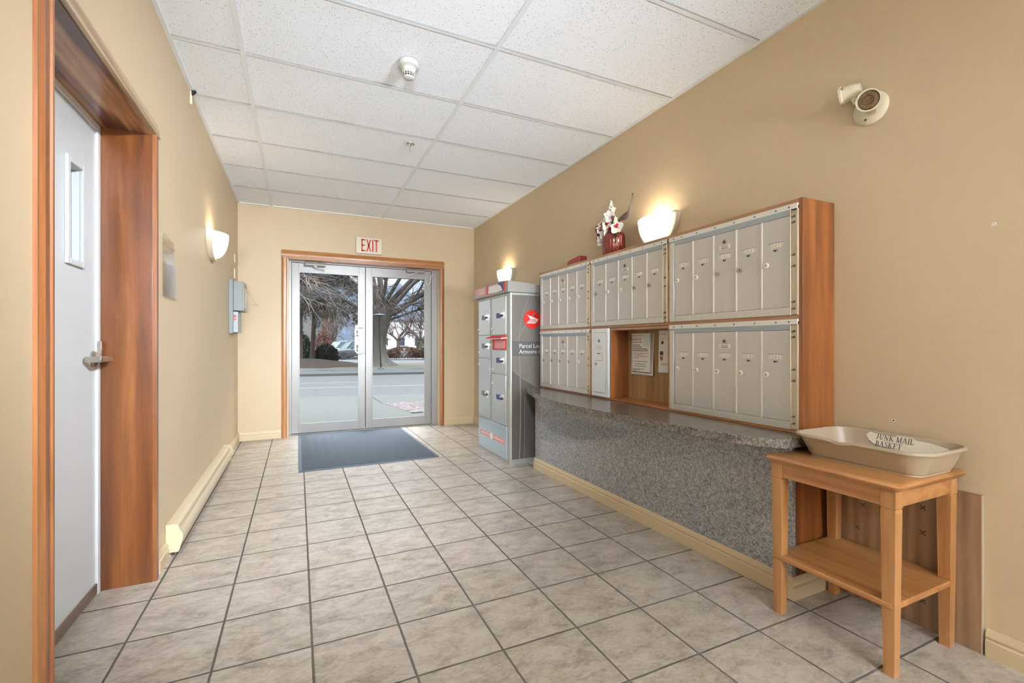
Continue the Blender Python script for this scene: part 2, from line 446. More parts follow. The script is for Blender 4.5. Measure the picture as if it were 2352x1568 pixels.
# unseen back wall; its glazing is added to let in fill daylight
mb = MB(); mb.box(XL, YB - .15, 0, XL + .25, YB, H + .1); mb.box(XR - .25, YB - .15, 0, XR, YB, H + .1)
mb.box(XL + .25, YB - .15, 2.4, XR - .25, YB, H + .1); mb.box(XL + .25, YB - .15, 0, XR - .25, YB, .1)
struct('wall_back', mb, M['wall'], smooth=False)
w = MB()
for x in (XL + .25, .70, XR - .31): w.box(x, YB - .1, .1, x + .06, YB - .04, 2.4)
for z in (.1, 2.34): w.box(XL + .25, YB - .1, z, XR - .25, YB - .04, z + .06)
w1 = struct('fill_window', w, M['alu_white'])
g = MB().box(XL + .3, YB - .075, .14, XR - .3, YB - .069, 2.36).build('glass', M['glass'], w1)

# ceiling: tiles in one slab, the exposed tee grid below it
ceil = struct('ceiling', MB().box(XL - .15, YB - .15, H, XR + .15, YE + .18, H + .12), M['ceiling'], smooth=False)
cx0, cy0 = -.2661, 2.8355
mb = MB()
tw = .012
for i in range(-1, 3):
    x = cx0 + i * 1.2201
    if XL < x < XR: mb.box(x - tw, YB, H - .006, x + tw, YE, H + .001)
ys = [cy0 + .6101 * k for k in range(-18, 6)]
for y in ys:
    if YB < y < YE - .03: mb.box(XL, y - tw, H - .0055, XR, y + tw, H + .001)
tees = mb.build('tee_grid', M['tee'], ceil, smooth=False)
mb = MB(); e = .02
mb.box(XL, YB, H - .008, XL + e, YE, H + .001); mb.box(XR - e, YB, H - .008, XR, YE, H + .001); mb.box(XL + e, YE - e, H - .008, XR - e, YE, H + .001)
mb.build('wall_angle', M['tee'], ceil, smooth=False)
# dark joint lines beside every cross tee
mb = MB()
for y in ys:
    if YB < y < YE - .03: mb.box(XL + e, y - tw - .0014, H - .0058, XR - e, y - tw, H + .001)
mb.build('tile_joint', plain('ceiling_joint', srgb(140, 136, 130), rough=.8), ceil, smooth=False)

# baseboards (stepped profile)
BB = [(0, 0), (.017, 0), (.017, .054), (.0115, .059), (.0115, .064), (.0145, .067), (.0145, .074), (.007, .086), (.005, .092), (0, .092)]
def base_y(mbx, x, sx, y0, y1): mbx.prism([(x + sx * u, w) for u, w in BB], 'y', y0, y1)
def base_x(mbx, y, sy, x0, x1): mbx.prism([(y + sy * u, w) for u, w in BB], 'x', x0, x1)
mb = MB(); base_y(mb, XL, 1, YB, 1.545); base_y(mb, XL, 1, 2.645, 2.80); base_y(mb, XL, 1, 4.83, YE); struct('baseboard_left', mb, M['trim'])
mb = MB(); base_y(mb, XR, -1, YB, .75); base_y(mb, XR, -1, 4.52, YE); struct('baseboard_right', mb, M['trim'])
mb = MB(); base_x(mb, YE, -1, XL + .016, -.172); base_x(mb, YE, -1, 1.742, XR - .016); struct('baseboard_end', mb, M['trim'])

# ================================================================ door_1: white steel door in a stained fir reveal, left wall
JX = -.795
d1 = thing('door_1', None, None, (JX, 2.09, 0), kind='structure')
mb = MB(); mb.box(JX, DY1, 0, XL + .004, DY1 + .02, DZ); mb.build('far_jamb', M['jamb'], d1, bev=.001)
mb = MB(); mb.box(JX, DY0 - .02, 0, XL + .004, DY0, DZ); mb.build('near_jamb', M['jamb'], d1, bev=.001)
mb = MB(); mb.box(JX, DY0 - .02, DZ, XL + .004, DY1 + .02, DZ + .02); mb.build('head_jamb', M['head'], d1, bev=.001)
# white steel frame behind the reveal
mb = MB(); mb.box(JX - .05, DY1 - .028, 0, JX + .017, DY1, DZ); mb.box(JX - .05, DY0, 0, JX + .017, DY0 + .028, DZ); mb.box(JX - .05, DY0 + .028, DZ - .028, JX + .017, DY1 - .028, DZ)
mb.build('steel_frame', M['white'], d1, bev=.002)
LX = JX + .008
mb = MB()
wy0, wy1, wz0, wz1 = 2.275, 2.385, 1.40, 1.765
a0, a1, zz0, zz1 = DY0 + .03, DY1 - .03, .035, DZ - .03
mb.box(LX - .04, a0, zz0, LX, wy0, zz1); mb.box(LX - .04, wy1, zz0, LX, a1, zz1); mb.box(LX - .04, wy0, zz0, LX, wy1, wz0); mb.box(LX - .04, wy0, wz1, LX, wy1, zz1)
leaf = mb.build('door_leaf', M['doorwhite'], d1)
mb = MB()
for (y0, y1, z0, z1) in ((wy0 - .022, wy0, wz0 - .022, wz1 + .022), (wy1, wy1 + .022, wz0 - .022, wz1 + .022), (wy0, wy1, wz0 - .022, wz0), (wy0, wy1, wz1, wz1 + .022)):
    mb.box(LX, y0, z0, LX + .012, y1, z1)
LOC[leaf] = LOC[d1]
mb.build('vision_frame', M['doorwhite'], leaf, bev=.002)
mb = MB().box(LX - .03, wy0, wz0, LX - .024, wy1, wz1); mb.build('vision_glass', plain('wired_glass', srgb(120, 122, 122), rough=.15, spec=.8, var=.2, vscale=8, stretch=(1, 1, 6)), leaf)
mb = MB().box(LX - .02, a0, .006, LX + .008, a1, .05); mb.build('door_sweep', plain('sweep_aluminium', srgb(140, 122, 104), rough=.4, metal=.6), leaf, bev=.002)
# threshold
mb = MB().box(JX - .08, DY0, 0, JX + .012, DY1, .012); mb.build('threshold', M['alu_dark'], d1, bev=.003)
# lever handle
hy, hz = 2.515, 1.012
hd = MB(); hd.lathe([(.034, 0), (.034, .007), (.030, .010), (.001, .010)], (LX, hy, hz), (1, 0, 0), 28)
hnd = hd.build('lever_handle', M['steel'], d1); LOC[hnd] = LOC[d1]
hb = MB(); hb.cyl((LX + .009, hy, hz), (LX + .062, hy, hz), .011, .011, 16)
hb.box(LX + .052, hy - .115, hz - .011, LX + .064, hy + .014, hz + .011)
hb.box(LX + .010, hy - .118, hz - .012, LX + .064, hy - .106, hz + .012)
hb.build('lever', M['steel'], hnd, bev=.002)
hb = MB().box(JX + .017, DY1 - .034, hz - .012, JX + .030, DY1 - .018, hz + .075); hb.build('strike_guard', M['steel'], hnd, bev=.001)

# casing around door_1 (moulded)
CW = [(0, 0), (.020, 0), (.020, .010), (.015, .014), (.017, .022), (.017, .040), (.012, .046), (.010, .062), (0, .062)]
def casing_y(mbx, x, yin, sy, z0, z1):  # vertical casing; profile (out from wall, away from the opening)
    mbx.prism([(x + u, yin + sy * w) for u, w in CW], 'z', z0, z1)
tr = thing('trim_1', None, None, (XL, 2.09, 0), kind='structure')
mb = MB(); casing_y(mb, XL, DY1 + .004, 1, 0, DZ + .004); mb.build('far_casing', M['fir'], tr)
mb = MB(); casing_y(mb, XL, DY0 - .004, -1, 0, DZ + .004); mb.build('near_casing', M['fir'], tr)
mb = MB(); mb.prism([(XL + u, DZ + .004 + w) for u, w in CW], 'y', DY0 - .066, DY1 + .066); mb.build('head_casing', M['fir_top'], tr)

# ================================================================ door_2: glazed entrance doors
YD = 6.0
tr = thing('trim_2', None, None, ((EX0 + EX1) / 2, YE, 0), kind='structure')
def casing_x(mbx, xin, sx, z0, z1): mbx.prism([(xin + sx * w, YE - u) for u, w in CW], 'z', z0, z1)
mb = MB(); casing_x(mb, EX0 - .004, -1, 0, EZ + .004); mb.build('casing', M['casing'], tr)
mb = MB(); casing_x(mb, EX1 - .012, 1, 0, EZ + .004); mb.build('casing', M['casing'], tr)
mb = MB(); mb.prism([(YE - u, EZ + .004 + w * 1.4) for u, w in CW], 'x', EX0 - .066, EX1 + .05); mb.build('head_casing', M['casing_h'], tr)
mb = MB(); mb.box(EX0 - .004, YE - .004, 0, EX0 + .006, 6.0, EZ); mb.box(EX1 - .012, YE - .004, 0, EX1, 6.0, EZ); mb.build('side_lining', M['trim'], tr)
mb = MB().box(EX0, YE - .004, EZ - .01, EX1, 6.0, EZ + .004); mb.build('head_lining', M['casing_h'], tr)
d2 = thing('door_2', None, None, (.768, YD, 0), kind='structure')
mb = MB(); mb.box(EX0, YD - .012, 0, -.068, YD + .09, EZ - .01); mb.box(1.608, YD - .012, 0, EX1 - .012, YD + .09, EZ - .01); mb.box(-.068, YD - .012, 2.035, 1.608, YD + .09, EZ - .01)
mb.box(EX0, YD - .02, 0, 1.68, YD + .09, .008)
mb.build('frame', M['alu_white'], d2, bev=.002)
def leaf2(x0, x1, gx0, gx1, hinge):
    y0, y1 = YD, YD + .045
    mb = MB(); mb.box(x0, y0, .014, gx0, y1, 2.030); mb.box(gx1, y0, .014, x1, y1, 2.030); mb.box(gx0, y0, .014, gx1, y1, .112); mb.box(gx0, y0, 1.93, gx1, y1, 2.030)
    lf = mb.build('door_leaf', M['alu_white'], d2, bev=.0015); LOC[lf] = LOC[d2]
    s = MB(); t_ = .012
    for a in ((gx0, y0 - .003, .112, gx0 + t_, y0 + .02, 1.93), (gx1 - t_, y0 - .003, .112, gx1, y0 + .02, 1.93), (gx0 + t_, y0 - .003, .112, gx1 - t_, y0 + .02, .124), (gx0 + t_, y0 - .003, 1.918, gx1 - t_, y0 + .02, 1.93)): s.box(*a)
    s.build('glazing_bead', M['alu_white'], lf)
    s = MB(); s.m = 0
    s.box(gx0 + t_, y0 + .012, 1.913, gx1 - t_, y0 + .016, 1.918); s.build('shade_line', M['black'], lf)  # black strip stands for the shadow line under the top bead
    MB().box(gx0 + .002, y0 + .020, .116, gx1 - .002, y0 + .026, 1.926).build('glass', M['glass'], lf)
    return lf
la = leaf2(-.064, .765, .008, .692, -1)
lb = leaf2(.772, 1.604, .842, 1.530, 1)
MB().box(.764, YD + .012, .02, .773, YD + .04, 2.028).build('meeting_seal', M['black'], d2)
# pull handle on the leaf whose stile is beside the meeting line
p = MB(); hx = .645
p.tube([(.735, YD, 1.275), (.71, YD - .035, 1.278), (.665, YD - .05, 1.275), (hx, YD - .052, 1.25), (hx - .002, YD - .052, 1.1), (hx, YD - .052, .985), (.665, YD - .05, .96), (.71, YD - .035, .957), (.735, YD, .96)], .0115, 12)
p.build('pull_handle', M['plastic_white'], la)
for lf, xs in ((la, (.742,)), (lb, (.800,))):
    for x in xs:
        for z in ((.55, 1.5, 1.95) if lf is la else (.98, 1.27, .60)):
            MB().lathe([(.006, 0), (.006, .003), (.001, .003)], (x, YD - .0005, z), (0, -1, 0), 10).build('screw', M['screw'], lf)
for z in (.40, 1.73):
    s = MB().lathe([(.016, 0), (.014, .003), (.001, .003)], (.812, YD - .0005, z), (0, -1, 0), 16); s.build('lock_cylinder', M['alu_dark'], lb)
s = MB().lathe([(.016, 0), (.016, .008), (.008, .010), (.001, .010)], (.742, YD - .0005, .905), (0, -1, 0), 16); s.box(.722, YD - .004, .80, .762, YD, .93); s.build('lock_cylinder', M['alu'], la)

def closer(x0, x1, lf, s):
    z = 2.012
    c = MB(); c.tube([(x0, YD - .055, z), (x1, YD - .055, z)], .021, 16)
    c.box(x0 + .005, YD - .052, z + .008, x1 - .005, YD - .002, z + .026); c.box((x0 + x1) / 2 - .02, YD - .07, z - .03, (x0 + x1) / 2 + .02, YD - .03, z + .02)
    o = c.build('door_closer', M['alu_white'], lf, bev=.002); LOC[o] = LOC[lf]
    xm = (x0 + x1) / 2; a = MB()
    a.tube([(xm, YD - .05, z - .035), (xm + s * .05, YD - .11, z - .045)], .008, 8); a.tube([(xm + s * .05, YD - .11, z - .045), (xm + s * .10, YD - .03, z - .055), (xm + s * .10, YD - .004, z - .075)], .006, 8)
    a.build('closer_arm', M['plastic_white'], o)
closer(.075, .30, la, 1)
closer(1.275, 1.50, lb, -1)
# cable loop between frame and leaf
s = MB(); s.tube([(1.62, YD - .045, 1.985), (1.60, YD - .05, 1.975), (1.585, YD - .052, 1.94), (1.575, YD - .052, 1.87), (1.555, YD - .05, 1.842), (1.535, YD - .045, 1.855), (1.528, YD - .03, 1.90), (1.53, YD - .004, 1.96)], .0035, 8)
s.build('door_cable', M['plastic_white'], d2)

# exit sign
es = thing('exit_sign', 'white exit sign with red lettering above the glazed entrance doors', 'sign', (.79, YE, 2.17))
mb = MB().box(.638, YE - .035, 2.172, .942, YE, 2.368); mb.build('housing', M['plastic_cream'], es, bev=.004)
L = MB(); y0, y1 = YE - .0375, YE - .035; zb, zt = 2.198, 2.345; sw = .015
def bar(x0, x1, z0, z1): L.box(x0, y0, z0, x1, y1, z1)
bar(.700, .700 + sw, zb, zt); bar(.700, .748, zt - sw, zt); bar(.700, .748, zb, zb + sw); bar(.700, .742, (zb + zt) / 2 - sw / 2, (zb + zt) / 2 + sw / 2)
for (xa, xb2) in ((.757, .799), (.799, .757)):
    L.prism([(xa, zb), (xa + sw, zb), (xb2 + sw, zt), (xb2, zt)], 'y', y0, y1)
bar(.826, .826 + sw, zb, zt)
bar(.850, .902, zt - sw, zt); bar(.8685, .8685 + sw, zb, zt)
L.build('lettering', M['red'], es, smooth=False)

# ================================================================ entrance mat
m_ = thing('entrance_mat', 'blue-grey ribbed entrance mat lying in front of the glazed doors', 'mat', (.6, 5.1, 0))
quad = [(.004, 5.955), (1.195, 5.94), (1.218, 4.253), (.006, 4.232)]
cx_, cy_ = .606, 5.1
inner = [(x + (.028 if x < cx_ else -.028), y + (.028 if y < cy_ else -.028)) for x, y in quad]
MB().prism(quad, 'z', .0005, .006).build('rubber_border', M['mat_edge'], m_, bev=.002)
MB().prism(inner, 'z', .006, .0095).build('pile', M['mat'], m_, smooth=False)

# ================================================================ locker
lk = thing('parcel_locker', 'tall grey parcel locker with red emblem on its side, beyond the counter', 'locker', (1.92, 4.1, 0))
FX = 1.70; Y0, Y1 = 3.705, 4.495; BX = 2.14
def rr(x0, y0, x1, y1, r, n=5, corners=(1, 1, 1, 1)):
    out = []
    for k, (cx, cy, a) in enumerate(((x1 - r, y1 - r, 0), (x0 + r, y1 - r, 90), (x0 + r, y0 + r, 180), (x1 - r, y0 + r, 270))):
        if corners[k]:
            for i in range(n + 1):
                t = radians(a + 90 * i / n); out.append((cx + r * cos(t), cy + r * sin(t)))
        else:
            out.append({0: (x1, y1), 1: (x0, y1), 2: (x0, y0), 3: (x1, y0)}[k])
    return out
MB().prism(rr(FX + .002, Y0, BX, Y1, .02, corners=(0, 1, 1, 0)), 'z', .028, 1.53).build('cabinet_body', M['locker_frame'], lk)
MB().prism(rr(FX + .004, Y0 + .004, BX, Y1 - .004, .018, corners=(0, 1, 1, 0)), 'z', 0, .028).build('plinth', M['locker_frame'], lk)
MB().box(FX + .024, Y0 - .003, .045, BX - .004, Y0 + .001, 1.51).build('side_panel', M['locker_side'], lk)
# cap: arched along the front, falling to the back
cap = MB(); loops = []
for (x, dz) in ((FX - .024, 0), (FX - .010, .006), (FX + .15, -.004), (FX + .30, -.022), (BX + .01, -.05)):
    l = [(x, Y0 - .018, 1.532), (x, Y1 + .055, 1.532)]
    for k in range(13):
        s = k / 12; y = (Y1 + .055) + (Y0 - .018 - Y1 - .055) * s
        l.append((x, y, 1.628 + dz + .022 * (1 - (2 * s - 1) ** 2)))
    loops.append(l)
cap.loft(loops); cp = cap.build('cap', M['locker_cap'], lk, bev=.004); LOC[cp] = LOC[lk]
# printed fascia on the cap
xs = FX - .0255
f = MB().box(xs, 3.735, 1.548, xs + .003, 4.50, 1.634); fa = f.build('fascia_print', M['pink'], cp); LOC[fa] = LOC[lk]
MB().box(xs - .001, 3.735, 1.548, xs, 3.775, 1.632).build('fascia_edge', M['logored'], fa)
MB().box(xs - .001, 3.775, 1.552, xs, 3.90, 1.632).build('fascia_picture', M['print_blue'], fa)
MB().prism([(3.80, 1.558), (3.84, 1.60), (3.90, 1.622), (4.13, 1.622), (4.14, 1.560), (3.95, 1.552)], 'x', xs - .002, xs - .001).build('fascia_van', M['print_white'], fa)
MB().box(xs - .001, 4.14, 1.552, xs, 4.19, 1.632).build('fascia_edge', M['logored'], fa)
t_ = MB()
for i in range(3): t_.box(xs - .0015, 4.24, 1.570 + i * .02, xs, 4.42 - .03 * (i % 2), 1.578 + i * .02)
t_.build('fascia_lettering', M['print_white'], fa)
# doors
doors = [('L', 4.152, 4.452, 1.160, 1.504, 1.335, 1.219), ('L', 4.152, 4.452, .933, 1.155, 1.052, .99), ('L', 4.152, 4.452, .339, .928, .578, .862),
         ('R', 3.776, 4.094, 1.157, 1.504, 1.336, 1.217), ('R', 3.776, 4.094, .796, 1.013, .920, .83), ('R', 3.776, 4.094, .336, .790, .579, .698)]
for (c_, y0, y1, z0, z1, zl, zk) in doors:
    d = MB().box(FX - .006, y0, z0, FX + .003, y1, z1).build('door', M['locker_door'], lk, bev=.002); LOC[d] = LOC[lk]
    ly = y0 + .062
    a = MB(); a.box(FX - .012, ly - .028, zl - .03, FX - .005, ly + .028, zl + .03); a.box(FX - .030, ly - .018, zl + .004, FX - .011, ly + .018, zl + .022)
    a.build('latch', M['chrome'], d, bev=.0015)
    MB().box(FX - .0225, ly - .012, zl - .014, FX - .0115, ly + .012, zl + .003).build('latch_slot', M['black'], d)
    a = MB().box(FX - .0075, ly + .045, zl - .024, FX - .0055, ly + .15, zl + .024); q = a.build('door_sticker', M['print_blue'] if c_ == 'R' else M['print_light'], d); LOC[q] = LOC[lk]
    a = MB(); a.lathe([(.012, 0), (.012, .006), (.009, .010), (.001, .010)], (FX - .006, y1 - .016, zk), (-1, 0, 0), 16); a.build('lock_cylinder', M['chrome'], d)
s = MB(); s.box(FX - .003, 4.10, .336, FX + .001, 4.146, 1.51); s.build('mullion', M['locker_frame'], lk, bev=.001)
# letter slot bay with red hood
b_ = MB().box(FX - .004, 3.78, 1.02, FX + .001, 4.092, 1.128).build('letter_slot', M['red'], lk, bev=.001); LOC[b_] = LOC[lk]
MB().box(FX - .007, 3.80, 1.03, FX - .003, 4.03, 1.105).build('slot_label', M['pink'], b_, bev=.001)
MB().prism([(FX, 1.150), (FX - .055, 1.132), (FX - .058, 1.122), (FX, 1.130)], 'y', 3.765, 4.12).build('slot_hood', M['red'], b_)
MB().prism([(FX, 1.131), (FX - .056, 1.123), (FX - .058, 1.116), (FX, 1.122)], 'y', 3.762, 4.123).build('slot_lip', M['plastic_white'], b_)
# lower service panel
sp_ = MB().box(FX - .006, 3.757, .034, FX + .003, 4.442, .324).build('service_panel', plain('service_panel_silver', srgb(176, 190, 196), rough=.25, metal=.4), lk, bev=.002); LOC[sp_] = LOC[lk]
MB().box(FX - .0075, 3.79, .162, FX - .0055, 4.41, .208).build('warning_strip', M['pink'], sp_)
a = MB().lathe([(.033, 0), (.033, .001), (.001, .001)], (FX - .0075, 4.11, .185), (-1, 0, 0), 24); a.build('warning_disc', M['print_white'], sp_)
a = MB(); a.box(FX - .0085, 3.83, .181, FX - .0075, 4.06, .189); a.box(FX - .0085, 4.16, .181, FX - .0075, 4.37, .189); a.build('warning_lettering', M['print_white'], sp_)
# side print
sy = Y0 - .0035
a = MB(); n = 14
curve = [(1.724 + (.26) * (k / n), .845 - .17 * (k / n) ** .8) for k in range(n + 1)] + [(2.06, .665), (BX - .006, .665)]
a.prism([(1.724, .047)] + curve + [(BX - .006, .047)], 'y', sy, sy + .001); a.build('dark_print', M['print_darker'], lk)
a = MB()
nstr = [0]
def streak(pts, wd):
    nstr[0] += 1; o_ = nstr[0] * .00012
    top = [(x + wd / 2, z) for x, z in pts]; bot = [(x - wd / 2, z) for x, z in pts][::-1]
    a.prism(top + bot, 'y', sy - .0008 - o_, sy)
streak([(1.795, .05), (1.805, .3), (1.808, .6), (1.80, .90), (1.785, 1.1)], .012)
streak([(1.84, .05), (1.85, .3), (1.85, .6)], .005)
streak([(1.89, 1.50), (1.83, 1.36), (1.80, 1.20), (1.79, 1.1)], .010)
streak([(1.76, 1.10), (1.80, 1.15), (1.85, 1.24), (1.95, 1.35), (2.0, 1.38)], .012)
pts = [(1.724 + .26 * (k / n), .853 - .17 * (k / n) ** .8) for k in range(n + 1)]
a.prism(pts + [(x, z - .010) for x, z in pts][::-1], 'y', sy - .0007, sy)
a.build('light_streak', M['print_light'], lk)
MB().box(1.724, sy - .0012, .966, BX - .006, sy - .0002, 1.096).build('name_band', M['print_dark'], lk)
a = MB(); glyphs(a, 'Parcel Locker', .052, (1.792, sy - .0014, 1.038), (1, 0, 0), (0, 0, 1), .0004); glyphs(a, 'Armoire à colis', .052, (1.792, sy - .0014, .986), (1, 0, 0), (0, 0, 1), .0004)
a.build('lettering', M['print_white'], lk, smooth=False)
em = MB().lathe([(.084, 0), (.084, .0012), (.001, .0012)], (1.924, sy, 1.296), (0, -1, 0), 48).build('emblem', M['logored'], lk); LOC[em] = LOC[lk]
a = MB()
nq = [0]
def eq(pts): nq[0] += 1; a.prism([(1.924 + x * .001, 1.296 + z * .001) for x, z in pts], 'y', sy - .0022 - nq[0] * .00012, sy - .0011)
eq([(-53, 40), (66, 1), (58, -3), (-17, 1)])
eq([(-24, -5), (56, -6), (50, -12), (-30, -11)])
eq([(-36, -16), (46, -17), (40, -23), (-42, -22)])
eq([(-46, -27), (36, -28), (30, -38), (-55, -36)])
eq([(66, 1), (31, -38), (22, -38), (52, 0)])
a.build('emblem_wing', M['print_white'], em, smooth=False)

# ================================================================ counter
ct = thing('reception_counter', 'long speckled grey counter with pale baseboard running under the mailboxes', 'counter', (2.0, 2.4, 0))
edge = [(1.83, 3.592), (1.80, 3.56), (1.785, 3.526), (1.735, 3.37), (1.69, 3.224), (1.638, 3.03), (1.602, 2.864), (1.575, 2.70), (1.568, 2.559), (1.572, 2.40), (1.581, 2.251), (1.598, 2.007), (1.617, 1.82), (1.643, 1.656), (1.672, 1.475), (1.700, 1.335), (1.745, 1.268), (1.782, 1.226), (1.80, 1.215)]
top = edge + [(XR - .001, 1.215), (XR - .001, 3.592)]
MB().prism(top, 'z', .650, .689).build('countertop', M['counter_top'], ct, bev=.002)
fr = [(1.862, 3.525), (1.894, 1.262)]
MB().prism([fr[0], fr[1], (1.914, 1.262), (1.882, 3.525)], 'z', 0, .650).build('front_panel', M['counter_front'], ct)
MB().prism([(1.914, 1.262), (XR - .001, 1.262), (XR - .001, 1.282), (1.914, 1.282)], 'z', 0, .650).build('end_panel', M['cedar'], ct)
MB().prism([(1.882, 3.505), (1.882, 3.525), (XR - .001, 3.525), (XR - .001, 3.505)], 'z', 0, .650).build('end_panel', M['cedar'], ct)
a = MB(); n = len(BB)
dirn = (Vector((fr[0][0], fr[0][1])) - Vector((fr[1][0], fr[1][1]))).normalized()
l0 = [(fr[1][0] - u, fr[1][1] - u, w) for u, w in BB]; l1 = [(fr[0][0] - u, fr[0][1] + .0, w) for u, w in BB]
a.loft([l0, l1]); l2 = [(XR - .001, fr[1][1] - u, w) for u, w in BB]; a.loft([l0, l2]); a.build('baseboard', M['trim'], ct)

# ================================================================ mailbox cabinet
CX = 1.944; B0, B1 = 1.250, 3.594; ZB, ZT = .690, 1.700
cb = thing('mailbox_cabinet', 'stained wooden cabinet holding the apartment mailboxes, standing on the counter', 'cabinet', (2.05, 2.42, ZB))
CB = XR - .002
MB().box(CX, B0, ZB, CB, B0 + .018, ZT).build('side_panel', M['cedar'], cb, bev=.001)
MB().box(CX, B1 - .018, ZB, CB, B1, ZT).build('side_panel', M['cedar'], cb, bev=.001)
MB().box(CX + .001, B0 + .018, ZT - .018, CB, B1 - .018, ZT).build('top_panel', M['ply_edge'], cb, bev=.001)
MB().box(CX + .001, B0 + .018, ZB, CB, B1 - .018, ZB + .012).build('bottom_panel', M['shelfwood'], cb, bev=.001)
MB().box(CX + .002, B0 + .018, 1.183, CB, B1 - .018, 1.200).build('shelf_board', M['ply_edge'], cb, bev=.001)
MB().box(CX + .002, 2.573, 1.166, CB - .02, 2.03, 1.181).build('cubby_top', M['ply_edge'], cb, bev=.001)
for y in (2.020, 2.803): MB().box(CX + .001, y, ZB + .012, CB, y + .016, 1.183).build('divider', M['ply_edge'], cb, bev=.001); MB().box(CX + .001, y, 1.200, CB, y + .016, ZT - .018).build('divider', M['ply_edge'], cb, bev=.001)
MB().box(CX + .003, 2.571, ZB + .012, CB - .06, 2.583, 1.183).build('divider', M['cedar'], cb, bev=.001)
MB().box(2.091, 2.036, ZB + .012, 2.096, 2.571, 1.166).build('cubby_back', M['mdf'], cb)

